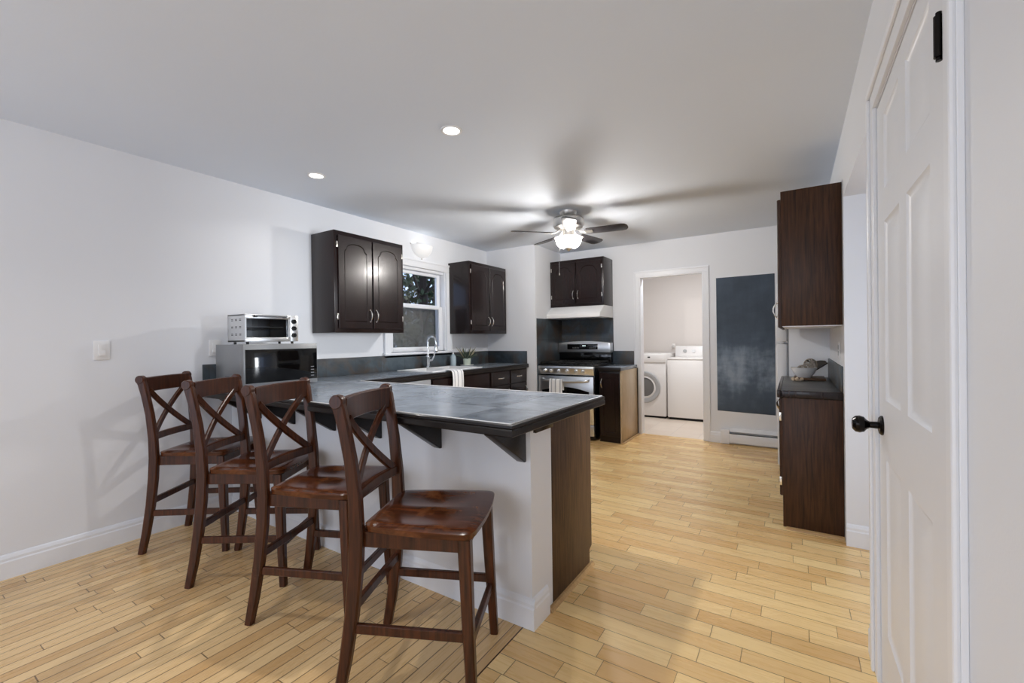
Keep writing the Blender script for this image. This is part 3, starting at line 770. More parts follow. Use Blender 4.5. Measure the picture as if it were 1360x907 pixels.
# ------------------------------------------------------------------ things by the sink
def cloth(path, y0, y1, wob=0.004, axis='y', n=14):
    """path: list of (a,z) profile swept across the width with soft ripples"""
    g = []
    for i in range(n+1):
        s = i/n; row = []
        for k, (a, z) in enumerate(path):
            f = wob*math.sin(s*9.0+0.6)*min(1, k/4)
            w = y0+(y1-y0)*s
            row.append((a+f, w, z) if axis == 'y' else (w, a+f, z))
        g.append(row)
    return g
pth = [(-3.06, zr1+0.002), (-2.99, zr1+0.005), (-2.93, zr1+0.004), (-2.885, zr1+0.002), (-2.866, CZ+0.006), (-2.856, CZ-0.012), (-2.852, 0.87), (-2.85, 0.82), (-2.852, 0.76), (-2.853, 0.70), (-2.852, 0.66)]
o = MB().sheet(cloth(pth, 3.33, 3.50, 0.003), True, 0.003).build('dish_towel', 'towel'); tag(recenter(o), 'white striped dish towel hanging over the sink edge', 'towel')
sb = thing('soap_bottle', 'pale blue soap bottle with a pump right of the faucet', 'bottle', (-3.415, 4.0, CZ))
MB().lathe([(0, 0), (0.030, 0), (0.033, 0.006), (0.033, 0.11), (0.026, 0.13), (0.013, 0.14), (0.013, 0.15), (0, 0.15)], (-3.415, 4.0, CZ+0.0005)).build('body', 'soap', sb)
MB().tube([(-3.415, 4.0, CZ+0.15), (-3.415, 4.0, CZ+0.178)], 0.008, 10).tube([(-3.42, 4.0, CZ+0.18), (-3.38, 4.0, CZ+0.18), (-3.37, 4.0, CZ+0.172)], 0.006, 8).build('pump', 'whiteplastic', sb)
px, py = -3.36, 4.19
pl = thing('potted_succulent', 'spiky potted plant on a white saucer beside the sink', 'plant', (px, py, CZ))
MB().lathe([(0, 0), (0.07, 0), (0.085, 0.008), (0.085, 0.012), (0.07, 0.006), (0, 0.006)], (px, py, CZ+0.0005)).build('saucer', 'enamel', pl)
MB().lathe([(0, 0.006), (0.042, 0.006), (0.050, 0.09), (0.046, 0.09), (0.044, 0.07), (0, 0.07)], (px, py, CZ+0.001)).build('pot', 'glassjar', pl)
for k in range(26):
    a = k*2.399; tilt = 0.25+0.9*((k*7) % 26)/26; L = 0.15+0.06*random.random()
    c = Vector((px+0.02*math.cos(a), py+0.02*math.sin(a), CZ+0.075)); d = Vector((math.cos(a)*math.sin(tilt), math.sin(a)*math.sin(tilt), math.cos(tilt)))
    if (c+d*L).x < WL+0.035: d.x = abs(d.x)*0.3
    pts = [c, c+d*L*0.5, c+d*L-Vector((0, 0, 0.018*tilt))]
    MB().tube(pts, [0.009, 0.008, 0.001], 6).build('leaf', 'leafgreen' if k % 4 else 'leafpale', pl)
# ------------------------------------------------------------------ microwave and toaster oven
mx0, mx1, my0, my1, mz0, mz1 = -3.44, -3.055, 1.462, 1.995, CZ+0.012, 1.223
mw = thing('microwave', 'silver microwave with a black glass door at the wall end of the bar', 'microwave', ((mx0+mx1)/2, (my0+my1)/2, CZ))
MB().box((mx0, my0, mz0), (mx1-0.022, my1, mz1), 0.004).build('body', 'steelside', mw)
MB().box((mx1-0.0215, my0, mz0), (mx1, my1, mz1), 0.004).build('front_frame', 'steelside', mw)
MB().box((mx1-0.004, my0+0.012, mz0+0.028), (mx1+0.002, my1-0.004, mz1-0.036), 0.001).build('door_glass', 'blackglass', mw)
mb = MB()
for i in range(4): mb.box((mx1+0.0015, my1-0.055, mz0+0.05+i*0.022), (mx1+0.003, my1-0.03, mz0+0.054+i*0.022))
mb.build('buttons', 'gray', mw)
for sx in (mx0+0.04, mx1-0.05):
    for sy in (my0+0.04, my1-0.04): MB().tube([(sx, sy, CZ+0.0005), (sx, sy, mz0+0.002)], 0.012, 12).build('foot', 'black', mw)
mb = MB()
for i in range(3):
    for j in range(6): mb.box((-3.30+j*0.02, my0-0.0008, 0.985+i*0.008), (-3.287+j*0.02, my0+0.001, 0.988+i*0.008))
mb.build('vent_slots', 'darkgap', mw)
tx0, tx1, ty0, ty1, tz0, tz1 = -3.335, -3.10, 1.497, 1.872, 1.240, 1.430
to = thing('toaster_oven', 'small stainless toaster oven standing on the microwave', 'toaster oven', ((tx0+tx1)/2, (ty0+ty1)/2, mz1))
mb = MB().box((tx0, ty0, tz0), (tx1-0.01, ty0+0.006, tz1), 0.001).box((tx0, ty1-0.085, tz0), (tx1-0.01, ty1, tz1), 0.003).box((tx0, ty0, tz0), (tx1-0.01, ty1, tz0+0.012), 0.002).box((tx0, ty0, tz1-0.012), (tx1-0.01, ty1, tz1), 0.003).box((tx0, ty0, tz0), (tx0+0.006, ty1, tz1), 0.001)
mb.build('body', 'steel', to)
mb = MB().box((tx1-0.01, ty0, tz0), (tx1, ty1-0.06, tz0+0.03), 0.002).box((tx1-0.01, ty0, tz1-0.03), (tx1, ty1-0.06, tz1), 0.002).box((tx1-0.01, ty0, tz0+0.03), (tx1, ty0+0.01, tz1-0.03)).box((tx1-0.01, ty1-0.075, tz0+0.03), (tx1, ty1-0.06, tz1-0.03))
dd = mb.build('door', 'steel', to)
MB().box((tx1-0.006, ty0+0.01, tz0+0.03), (tx1-0.003, ty1-0.075, tz1-0.03)).build('door_glass', 'ovenpane', dd, False)
mb = MB().tube([(tx1+0.028, ty0+0.055, tz1-0.012), (tx1+0.028, ty1-0.10, tz1-0.012)], 0.007, 12)
mb.build('handle', 'chrome', dd)
mb = MB()
for yy in (ty0+0.062, ty1-0.108): mb.box((tx1-0.001, yy-0.008, tz1-0.022), (tx1+0.03, yy+0.008, tz1-0.006), 0.003)
mb.build('handle_mount', 'black', dd)
MB().box((tx1-0.0098, ty1-0.0598, tz0), (tx1+0.001, ty1, tz1), 0.003).build('control_panel', 'steel', to)
for i in range(3): MB().lathe([(0, 0), (0.017, 0), (0.015, 0.016), (0, 0.017)], (tx1+0.0012, ty1-0.036, tz0+0.045+i*0.05), 'x', 18).box((tx1+0.016, ty1-0.039, tz0+0.03+i*0.05), (tx1+0.022, ty1-0.033, tz0+0.06+i*0.05)).build('knob', 'black', to)
mb = MB()
for i in range(14): mb.tube([(tx0+0.02, ty0+0.02+i*0.02, tz0+0.085), (tx1-0.02, ty0+0.02+i*0.02, tz0+0.085)], 0.0012, 6)
for x in (tx0+0.02, tx1-0.02, (tx0+tx1)/2): mb.tube([(x, ty0+0.008, tz0+0.085), (x, ty1-0.088, tz0+0.085)], 0.002, 6)
mb.build('wire_rack', 'chrome', to)
MB().box((tx0+0.02, ty0+0.012, tz0+0.098), (tx1-0.02, ty1-0.095, tz0+0.106), 0.003).build('baking_tray', 'steel', to)
mb = MB()
for i in range(3):
    for j in range(3):
        for k in (0, 0.008): mb.box((tx0+0.05+j*0.055, ty0-0.0008, tz0+0.045+i*0.05+k), (tx0+0.075+j*0.055, ty0+0.001, tz0+0.049+i*0.05+k))
tag(mb.build('vent_slots', 'darkgap', to), kind='stuff') if False else mb.build('vent_slots', 'darkgap', to)
for sx in (tx0+0.035, tx1-0.03):
    for sy in (ty0+0.03, ty1-0.03): MB().tube([(sx, sy, mz1+0.0005), (sx, sy, tz0+0.001)], 0.009, 10).build('foot', 'black', to)
# ------------------------------------------------------------------ range
rx0, rx1 = -2.752, -2.005
rg = thing('range', 'stainless gas range with black sides in the tiled alcove', 'stove', ((rx0+rx1)/2, 5.23, 0))
MB().box((rx0, 4.93, 0.02), (rx1, 5.55, 0.895), 0.003).build('body', 'black', rg)
MB().prism([(4.885, 0.905), (4.895, 0.918), (5.50, 0.918), (5.50, 0.8955), (4.885, 0.8955)], 'x', rx0-0.006, rx1+0.006, 0.002).build('cooktop', 'black', rg)
MB().prism([(4.895, 0.79), (4.928, 0.79), (4.928, 0.895), (4.882, 0.895), (4.876, 0.87)], 'x', rx0-0.004, rx1+0.004, 0.003).build('control_panel', 'steel', rg)
for f in (0.13, 0.24, 0.385, 0.54, 0.70, 0.82):
    kx = rx0+f*(rx1-rx0)
    MB().lathe([(0, 0.004), (0.026, 0.004), (0.025, -0.006), (0.020, -0.010), (0.019, -0.026), (0.016, -0.029), (0, -0.029)], (kx, 4.886, 0.836), 'y', 20).box((kx-0.004, 4.848, 0.822), (kx+0.004, 4.860, 0.852), 0.002).build('knob', 'steel', rg)
dr = MB().box((rx0, 4.882, 0.20), (rx1, 4.928, 0.772), 0.006).build('oven_door', 'steel', rg)
mb = MB(); arc = [(rx0+0.055, 0.30), (rx1-0.055, 0.30), (rx1-0.055, 0.59)]
for i in range(1, 12):
    s = i/12; arc.append((rx1-0.055-s*(rx1-rx0-0.11), 0.59+0.05*math.sin(math.pi*s)))
arc.append((rx0+0.055, 0.59))
mb.prism(arc, 'y', 4.879, 4.884).build('window', 'blackglass', dr)
mb = MB(); pts = [(rx0+0.06, 4.882, 0.735), (rx0+0.065, 4.85, 0.725)]
for i in range(11): pts.append((rx0+0.09+i/10*(rx1-rx0-0.18), 4.838, 0.722-0.012*math.sin(math.pi*i/10)))
pts += [(rx1-0.065, 4.85, 0.725), (rx1-0.06, 4.882, 0.735)]
mb.tube(pts, 0.015, 12).build('handle', 'steel', dr)
MB().box((rx0, 4.888, 0.06), (rx1, 4.928, 0.192), 0.006).build('storage_drawer', 'steel', rg)
# grates and burners
def grate(x0, x1):
    mb = MB(); z = 0.945; y0, y1 = 4.925, 5.43
    for y in (y0, (y0+y1)/2, y1): mb.box((x0, y-0.006, z-0.012), (x1, y+0.006, z), 0.002)
    for x in (x0, (x0+x1)/2, x1): mb.box((x-0.006, y0, z-0.012), (x+0.006, y1, z), 0.002)
    for x in (x0, x1):
        for y in (y0, y1): mb.box((x-0.007, y-0.007, 0.9182), (x+0.007, y+0.007, z-0.004), 0.001)
    return mb.build('grate', 'iron', rg)
for a in ((rx0+0.02, rx0+0.25), (rx0+0.27, rx0+0.475), (rx0+0.495, rx1-0.02)): grate(*a)
for bx in (rx0+0.135, (rx0+rx1)/2, rx1-0.135):
    for by in (5.05, 5.30): MB().lathe([(0, 0), (0.05, 0), (0.05, 0.008), (0.036, 0.012), (0.036, 0.018), (0, 0.019)], (bx, by, 0.9182), 'z', 24).build('burner', 'iron', rg)
# back guard with the clock
MB().box((rx0, 5.49, 0.919), (rx1, 5.57, 1.046), 0.003).build('back_glass', 'blackglass', rg)
mb = MB(); prof = []
n = 16
t = bmesh.new(); fr, bk = [], []
out = [(rx0+0.0, 1.047), (rx1, 1.047)]
for i in range(n+1):
    s = i/n; out.append((rx1-s*(rx1-rx0), 1.176+0.024*math.sin(math.pi*s)))
bgd = mb.prism(out, 'y', 5.462, 5.568, 0.004).build('backguard', 'steel', rg)
MB().box((rx0+0.135, 5.4595, 1.088), (rx0+0.575, 5.4625, 1.160), 0.001).build('display_panel', 'blackglass', bgd)
mb = MB()
for q in range(3): mb.box((rx0+0.36+q*0.017, 5.4588, 1.130), (rx0+0.368+q*0.017, 5.4598, 1.143))
mb.build('clock_digits', 'display', bgd, False)
mb = MB()
for q in range(5):
    for z in (1.098, 1.112): mb.box((rx0+0.215+q*0.02, 5.4588, z), (rx0+0.227+q*0.02, 5.4598, z+0.004)).box((rx0+0.46+q*0.02, 5.4588, z), (rx0+0.472+q*0.02, 5.4598, z+0.004))
mb.build('buttons', 'gray', bgd, False)
pth = [(4.868, 0.60), (4.868, 0.66), (4.866, 0.71), (4.858, 0.732), (4.842, 0.742), (4.826, 0.736), (4.819, 0.715), (4.817, 0.66), (4.816, 0.60), (4.815, 0.52), (4.815, 0.44)]
o = MB().sheet(cloth(pth, -2.565, -2.385, 0.004, 'x'), True, 0.003).build('oven_towel', 'towel'); tag(recenter(o), 'white striped towel hung on the oven door handle', 'towel')
# hood
hd = thing('range_hood', 'white slim range hood under the small cabinet', 'range hood', (-2.385, 5.37, 1.503))
MB().prism([(5.115, 1.503), (5.577, 1.503), (5.577, 1.654), (5.262, 1.654), (5.115, 1.555)], 'x', -2.753, -2.003, 0.004).build('shell', 'enamel', hd)
MB().box((-2.70, 5.16, 1.4985), (-2.06, 5.52, 1.5028)).build('filter', 'steel', hd)
# narrow cabinet right of the range
cb = thing('base_cabinet', 'narrow dark cabinet with a pale side between the range and the laundry doorway', 'cabinet', (-1.83, 5.27, 0))
MB().box((-1.963, 4.962, 0.0), (-1.706, 5.577, 0.842), 0.002).build('body', 'espresso', cb)
MB().box((-1.7055, 4.958, 0.0), (-1.688, 5.577, 0.8495), 0.001).build('side_panel', 'tanwood', cb)
MB().box((-1.6875, 5.555, 0.0), (-1.680, 5.577, 0.85), 0.001).build('edge_strip', 'espresso', cb)
dm = face_ny(-1.950, 4.942, 0.075)
d = MB().panel(0.235, 0.745, 0.019, [arch_loop(0.045, 0.05, 0.19, 0.69)], GROOVE, 0.005, dm).build('door', 'espresso', cb, True, 25)
pull((-1.925, 4.942, 0.70), (0, -1, 0), (0, 0, 1), 0.10, d)
ct2 = thing('countertop', 'small dark tile countertop on the narrow cabinet by the range', 'countertop', (-1.83, 5.26, 0.85))
MB().box((-1.968, 4.955, 0.8505), (-1.690, 5.5775, 0.890), 0.002).build('tile_top', 'counter', ct2)
MB().box((-1.968, 4.933, 0.846), (-1.690, 4.954, 0.891), 0.004).build('edge_trim', 'edge', ct2)
struct('trim_6', MB().prism([(-1.6795, 0), (-1.662, 0), (-1.667, 0.012), (-1.6795, 0.017)], 'y', 4.945, 5.57), 'oakshoe', True)
# ------------------------------------------------------------------ right base cabinet, counter and things on it
rc = thing('base_cabinet', 'tall-sided brown base cabinet under the right-hand counter', 'cabinet', (0.09, 3.87, 0))
MB().box((-0.063, 3.306, 0.10), (0.2485, 4.455, 0.8385)).box((-0.0, 3.306, 0.0), (0.2485, 4.455, 0.10)).build('body', 'espresso', rc, False)
MB().box((-0.066, 3.288, 0.012), (0.2485, 3.3055, 0.8385), 0.002).build('side_panel', 'walnut', rc)
for k, (a, b) in enumerate(((3.31, 3.87), (3.885, 4.445))):
    dm = face_nx(-0.0835, b, 0.205)
    d = MB().panel(b-a, 0.625, 0.019, [arch_loop(0.06, 0.06, b-a-0.06, 0.565)], GROOVE, 0.004, dm).build('door', 'walnut', rc, True, 25)
    pull((-0.0835, b-0.03 if k == 0 else a+0.03, 0.725), (-1, 0, 0), (0, 0, 1), 0.10, d)
    for z in (0.30, 0.715): hinge((-0.077, (a-0.006) if k == 0 else (b+0.004), z), (0.014, 0.014, 0.055), d)
rct = thing('countertop', 'dark tile countertop on the right wall carrying the bowl', 'countertop', (0.08, 3.88, 0.84))
MB().box((-0.072, 3.302, 0.8395), (0.2485, 4.458, 0.885), 0.001).build('tile_top', 'counter_dark', rct)
mb = MB().box((-0.094, 3.281, 0.839), (-0.0725, 4.458, 0.886), 0.005).box((-0.0715, 3.281, 0.839), (0.249, 3.3015, 0.886), 0.005)
mb.build('edge_trim', 'espresso', rct)
o = MB().box((0.236, 3.302, 0.8865), (0.2495, 4.458, 1.043), 0.002).build('tile_backsplash', 'splash_yz', None, True); tag(o, 'grey slate tile backsplash behind the bowl on the right wall', 'backsplash')
struct('trim_7', MB().prism([(3.270, 0), (3.2875, 0), (3.2875, 0.017), (3.275, 0.012)], 'x', -0.05, 0.249), 'oakshoe', True)
z0 = 0.8865
bdx, bdy = 0.125, 3.83
o = MB().box((0.0, 4.06, z0), (0.205, 4.33, z0+0.018), 0.005, mat=None).build('serving_board', 'boardwood', None, True); tag(recenter(o), 'small brown wooden board under the white bowl', 'board')
bw = MB().lathe([(0, 0), (0.045, 0), (0.050, 0.006), (0.070, 0.032), (0.087, 0.072), (0.089, 0.077), (0.085, 0.078), (0.066, 0.036), (0.04, 0.012), (0, 0.010)], (0.066, 4.16, z0+0.0185), 'z', 36).build('bowl', 'enamel'); tag(recenter(bw), 'white bowl standing on the wooden board', 'bowl')
def vine_ball(c, r, label):
    mb = MB()
    for k in range(16):
        ax = Vector((random.gauss(0, 1), random.gauss(0, 1), random.gauss(0, 1))).normalized(); u = ax.orthogonal().normalized(); v = ax.cross(u)
        off = random.uniform(-0.4, 0.4)*r; rr = math.sqrt(r*r-off*off)
        mb.tube([Vector(c)+ax*off+(u*math.cos(t*math.pi/9)+v*math.sin(t*math.pi/9))*rr for t in range(18)], 0.0028, 6, closed=True)
    o = mb.build('vine_ball', 'rattan'); tag(recenter(o), label, 'decoration', 'woven balls by the bowl')
vine_ball((0.055, 4.165, z0+0.078), 0.036, 'smaller woven vine ball on the left inside the white bowl')
vine_ball((0.110, 4.20, z0+0.118), 0.045, 'larger woven vine ball leaning on the back rim of the bowl')
# dark carved leaf dish leaning behind the bowl
g = []
for i in range(13):
    s = i/12; hw = 0.055*math.sin(math.pi*(0.08+0.84*s))**0.8
    row = []
    for j in range(9):
        q = (j/8-0.5)*2
        row.append((0.095+0.125*s, 4.275-0.02*s, z0+0.035+0.09*s))
        p = Vector(row[-1])+Vector((-0.30*hw*q, hw*q, 0.5*hw*abs(q)+0.35*hw*q)); row[-1] = tuple(p)
    g.append(row)
o = MB().sheet(g, False, 0.008).build('carved_leaf_dish', 'darkcone'); tag(recenter(o), 'dark carved leaf-shaped dish leaning behind the white bowl', 'dish')
mb = MB()
for k in range(14):
    a = k*0.55; x = -0.012+0.008*math.cos(a*2.1)+0.0055*k*0.9; y = 4.02+0.022*math.sin(a)+0.001*k-0.03
    q = 0.008+0.003*(k % 3); mb.lathe([(0, -q), (q*0.7, -q*0.7), (q, 0), (q*0.7, q*0.7), (0, q)], (x, y, z0+q), 'z', 10)
o = mb.build('shell_garland', 'paper'); tag(recenter(o), 'small cream shell garland lying in front of the bowl', 'decoration')
# outlet on the right wall above that counter
ol = thing('outlet', 'white wall outlet above the right-hand counter', 'outlet', (WR, 3.55, 1.13))
MB().box((WR-0.006, 3.515, 1.075), (WR-0.0005, 3.585, 1.19), 0.002).build('plate', 'whiteplastic', ol)
mb = MB()
for z in (1.10, 1.14): mb.box((WR-0.0075, 3.533, z), (WR-0.0055, 3.567, z+0.03), 0.001)
mb.build('socket', 'gray', ol)
# ------------------------------------------------------------------ fridge
fr = thing('refrigerator', 'white top-freezer refrigerator past the right-hand cabinets', 'refrigerator', (0.3, 4.82, 0))
fy0, fy1 = 4.47, 5.19
MB().box((-0.036, fy0, 0.03), (0.70, fy1, 1.68), 0.006).build('body', 'fridgewhite', fr)
MB().box((-0.048, fy0+0.012, 0.06), (-0.0365, fy1-0.012, 1.67)).build('gasket', 'gray', fr)
fd = MB().box((-0.126, fy0, 0.10), (-0.0485, fy1, 1.165), 0.012).build('lower_door', 'fridgewhite', fr)
fz = MB().box((-0.126, fy0, 1.183), (-0.0485, fy1, 1.69), 0.012).build('freezer_door', 'fridgewhite', fr)
MB().box((-0.155, fy1-0.07, 0.70), (-0.1265, fy1-0.04, 1.12), 0.008).build('handle', 'fridgewhite', fd)
MB().box((-0.155, fy1-0.07, 1.22), (-0.1265, fy1-0.04, 1.45), 0.008).build('handle', 'fridgewhite', fz)
MB().box((-0.075, fy0+0.004, 1.166), (-0.05, fy0+0.03, 1.182)).build('hinge', 'gray', fr)
MB().box((-0.03, fy0+0.02, 0), (0.68, fy1-0.02, 0.029)).build('base_grille', 'blackmatte', fr)
# ------------------------------------------------------------------ far wall things
o = MB().prism([(-0.755, 0.374), (-0.172, 0.362), (-0.170, 1.921), (-0.757, 1.918)], 'y', WF-0.003, WF-0.0002).build('chalkboard', 'chalk', None, False)
tag(recenter(o), 'tall dark blue chalkboard panel on the far wall', 'chalkboard')
o.data.transform(T(0, 0, -0.78)); o.location.z += 0.78
ht = thing('baseboard_heater', 'white electric baseboard heater under the chalkboard', 'heater', (-0.2, 5.56, 0))
hx1 = 0.5
MB().prism([(5.535, 0.022), (5.589, 0.022), (5.589, 0.185), (5.560, 0.185), (5.535, 0.150), (5.535, 0.148), (5.556, 0.172), (5.580, 0.172), (5.580, 0.03), (5.535, 0.03)], 'x', -0.628, hx1).build('back_housing', 'trim', ht)
MB().box((-0.628, 5.530, 0.022), (hx1, 5.5345, 0.122), 0.001).build('front_panel', 'trim', ht)
MB().box((-0.626, 5.5350, 0.032), (hx1, 5.579, 0.12)).build('element', 'darkgap', ht)
MB().box((-0.716, 5.528, 0.005), (-0.6285, 5.589, 0.168), 0.003).build('end_cap', 'trim', ht)
# ------------------------------------------------------------------ switches on the left wall
for yc, lab in ((0.876, 'white rocker light switch alone on the left wall'), (1.492, 'white rocker light switch behind the microwave')):
    sw = thing('light_switch', lab, 'switch', (WL, yc, 1.2), 0, 'light switches on the left wall')
    MB().box((WL+0.0005, yc-0.0375, 1.142), (WL+0.008, yc+0.0375, 1.258), 0.003).build('plate', 'whiteplastic', sw)
    MB().prism([(WL+0.0075, 1.166), (WL+0.016, 1.166), (WL+0.011, 1.2), (WL+0.013, 1.234), (WL+0.0075, 1.234)], 'y', yc-0.0165, yc+0.0165, 0.0008).build('rocker', 'whiteplastic', sw)
# ------------------------------------------------------------------ laundry machines
ds = thing('dryer', 'white front-loading dryer with a round grey door left of the washer', 'dryer', (-1.97, 7.15, 0))
MB().box((-2.31, 6.82, 0.03), (-1.632, 7.5, 0.985), 0.012).build('body', 'applwhite', ds)
MB().box((-2.29, 6.85, 0.0), (-1.65, 7.45, 0.03)).build('plinth', 'darkgap', ds)
MB().box((-2.305, 6.806, 0.855), (-1.637, 6.8195, 0.975), 0.006).build('control_panel', 'applwhite', ds)
MB().box((-1.90, 6.804, 0.925), (-1.862, 6.8065, 0.942)).build('display', 'darkgap', ds)
cd = (-1.955, 6.8195, 0.47)
MB().lathe([(0.235, 0), (0.245, -0.012), (0.232, -0.028), (0.205, -0.03), (0.182, -0.022), (0.176, -0.008), (0.176, 0)], cd, 'y', 48).build('door_ring', 'dryring', ds)
MB().lathe([(0.176, 0), (0.176, -0.01), (0.150, -0.022), (0.146, -0.006), (0.146, 0)], (cd[0], cd[1], cd[2]), 'y', 48).build('door_rim', 'applwhite', ds)
MB().lathe([(0, -0.022), (0.07, -0.019), (0.1455, -0.008), (0.1455, 0), (0, 0)], cd, 'y', 40).build('door_glass', 'dryglass', ds)
ws = thing('washer', 'white top-loading washing machine right of the dryer', 'washer', (-1.27, 7.15, 0))
MB().box((-1.608, 6.80, 0.035), (-0.925, 7.5, 0.90), 0.012).build('body', 'applwhite', ws)
MB().box((-1.606, 6.795, 0.9005), (-0.927, 7.33, 0.925), 0.008).build('lid', 'applwhite', ws)
MB().box((-1.59, 6.83, 0.0), (-0.94, 7.45, 0.035)).build('plinth', 'darkgap', ws)
MB().prism([(7.335, 0.901), (7.335, 0.95), (7.375, 1.085), (7.40, 1.095), (7.50, 1.095), (7.50, 0.901)], 'x', -1.606, -0.927, 0.006).build('console', 'applwhite', ws)
for i, kx in enumerate((-1.46, -1.33, -1.02)):
    MB().lathe([(0, 0.01), (0.028, 0.008), (0.026, -0.018), (0, -0.02)], (kx, 7.352, 1.015), 'y', 20).build('dial', 'whiteplastic' if i else 'dryring', ws)
vb = MB().tube([(-1.69, 7.53, 1.06), (-1.69, 7.50, 1.10), (-1.66, 7.49, 1.12)], 0.008, 8).box((-1.70, 7.545, 1.06), (-1.65, 7.558, 1.13), 0.003).build('supply_valve', 'applwhite'); tag(recenter(vb), 'small water supply valve on the laundry wall', 'valve')
# ------------------------------------------------------------------ ceiling lights
def downlight(x, y, label, p):
    d = thing('downlight', label, 'ceiling light', (x, y, CEIL), 0, 'recessed ceiling lights')
    MB().lathe([(0.046, 0.0), (0.046, -0.004), (0.052, -0.007), (0.060, -0.005), (0.062, -0.0003)], (x, y, CEIL), 'z', 40).build('trim_ring', 'whiteplastic', d)
    MB().lathe([(0, -0.003), (0.0455, -0.003), (0.0455, -0.0005), (0, -0.0005)], (x, y, CEIL), 'z', 40).build('lens', 'downlens', d)
    l = area('downlight_lamp', (x, y, CEIL-0.009), (x, y, 0), 0.085, 0.085, p, LAMP, 'DISK', 140)
downlight(-1.644, 1.936, 'round recessed ceiling light above the middle of the bar', 8)
downlight(-2.898, 1.906, 'round recessed ceiling light nearer the left wall', 1.6)
for x, y in ((-1.644, 0.45),):
    d = area('downlight_lamp', (x, y, CEIL-0.009), (x, y, 0), 0.085, 0.085, 4, LAMP, 'DISK', 140)
area('laundry_lamp', (-1.3, 6.15, CEIL-0.02), (-1.3, 6.25, 0), 0.3, 0.3, 17, (0.95, 0.97, 1.0), 'DISK')
# sconce above the window
sy, sz = 3.583, 2.295
sc = thing('wall_sconce', 'white half-bowl glass wall light above the sink window', 'wall light', (WL, sy, sz))
g = []
R = 0.135
for i in range(13):
    th = math.pi/2*i/12; row = []
    for j in range(25):
        ph = -math.pi/2+math.pi*j/24
        row.append((WL+0.012+R*0.80*math.cos(th)*math.cos(ph), sy+R*1.12*math.cos(th)*math.sin(ph), sz-R*math.sin(th)))
    g.append(row)
MB().sheet(g, False, 0.003).build('bowl', 'sconceglass', sc)
MB().box((WL+0.0005, sy-0.06, sz-0.10), (WL+0.011, sy+0.06, sz+0.03), 0.003).build('back_plate', 'nickel', sc)
MB().lathe([(0, -0.018), (0.006, -0.014), (0.009, -0.006), (0.006, 0.0), (0, 0.0)], (WL+0.025, sy, sz-R-0.003), 'z', 16).build('finial', 'nickel', sc)
MB().lathe([(0, -0.008), (0.007, -0.004), (0.007, 0.004), (0, 0.008)], (WL+0.012, sy-R*1.12-0.004, sz+0.004), 'z', 12).build('clip', 'nickel', sc)
point('sconce_lamp', (WL+0.065, sy, sz-0.05), 0.14, 0.03, LAMP)
# ------------------------------------------------------------------ ceiling fan
FX, FY = -1.79, 3.79
fan = thing('ceiling_fan', 'brushed nickel ceiling fan with five dark blades and a glass light bowl', 'ceiling fan', (FX, FY, CEIL))
MB().lathe([(0, 0), (0.082, 0), (0.080, -0.018), (0.060, -0.045), (0.052, -0.05), (0, -0.05)], (FX, FY, CEIL-0.0003), 'z', 36).build('canopy', 'nickel', fan)
MB().lathe([(0, 2.392), (0.055, 2.392), (0.13, 2.380), (0.145, 2.362), (0.147, 2.310), (0.135, 2.288), (0.10, 2.276), (0.06, 2.266), (0, 2.266)], (FX, FY, 0), 'z', 40).build('motor_housing', 'nickel', fan)
MB().lathe([(0, 2.268), (0.05, 2.268), (0.052, 2.215), (0.062, 2.205), (0.062, 2.192), (0, 2.192)], (FX, FY, 0), 'z', 28).build('switch_housing', 'nickel', fan)
ZB = 2.235
for k in range(5):
    a = math.radians(8+72*k); R4 = T(FX, FY, ZB) @ RZ(a) @ RX(math.radians(-12))
    pts = [(0.16, -0.045), (0.19, -0.056), (0.50, -0.066), (0.535, -0.055), (0.552, -0.03), (0.556, 0), (0.552, 0.03), (0.535, 0.055), (0.50, 0.066), (0.19, 0.056), (0.16, 0.045)]
    bl = MB().prism(pts, 'z', -0.003, 0.003, 0.001, mat=R4).build('blade', 'blade', fan)
    mb = MB().box((0.15, -0.028, -0.009), (0.235, 0.028, -0.0035), 0.003, mat=R4)
    R5 = T(FX, FY, ZB) @ RZ(a)
    mb.sweep([(0.075, 0, 0.042), (0.10, 0, 0.018), (0.13, 0, -0.004), (0.17, 0, -0.010)], [0.03, 0.032, 0.04, 0.05], 0.008, (0, 1, 0), mat=R5)
    for q in (-0.018, 0.018): mb.lathe([(0, -0.012), (0.006, -0.011), (0.006, -0.008), (0, -0.008)], (0.21, q, 0), 'z', 10, mat=R4)
    mb.build('blade_iron', 'nickel', bl)
prof = []
for i in range(13):
    s = i/12; prof.append((0.042+0.076*math.sin(math.pi/2*s)**0.85, 2.094+0.086*(1-math.cos(math.pi/2*s))))
prof += [(0.131, 2.187), (0.127, 2.190), (0.118, 2.179)]
t = []
mb = MB(); mb.lathe(prof, (FX, FY, 0), 'z', 60)
for v in mb.bm.verts:
    d = Vector((v.co.x-FX, v.co.y-FY)); an = math.atan2(d.y, d.x); f = 1+0.025*abs(math.sin(an*6))*min(1, (v.co.z-2.08)/0.08)
    v.co.x = FX+d.x*f; v.co.y = FY+d.y*f
mb.build('light_bowl', 'lampglass', fan)
MB().lathe([(0, 2.062), (0.008, 2.064), (0.012, 2.072), (0.022, 2.081), (0.044, 2.090), (0.044, 2.096), (0, 2.096)], (FX, FY, 0), 'z', 24).build('finial', 'nickel', fan)
MB().lathe([(0, 2.192), (0.108, 2.192), (0.113, 2.188), (0.113, 2.186), (0, 2.186)], (FX, FY, 0), 'z', 32).build('diffuser_pan', 'panglass', fan)  # added pan, sized and partly clear to temper the light on the ceiling
MB().tube([(FX, FY, 2.182), (FX, FY, 2.08)], 0.006, 8).build('centre_rod', 'nickel', fan)
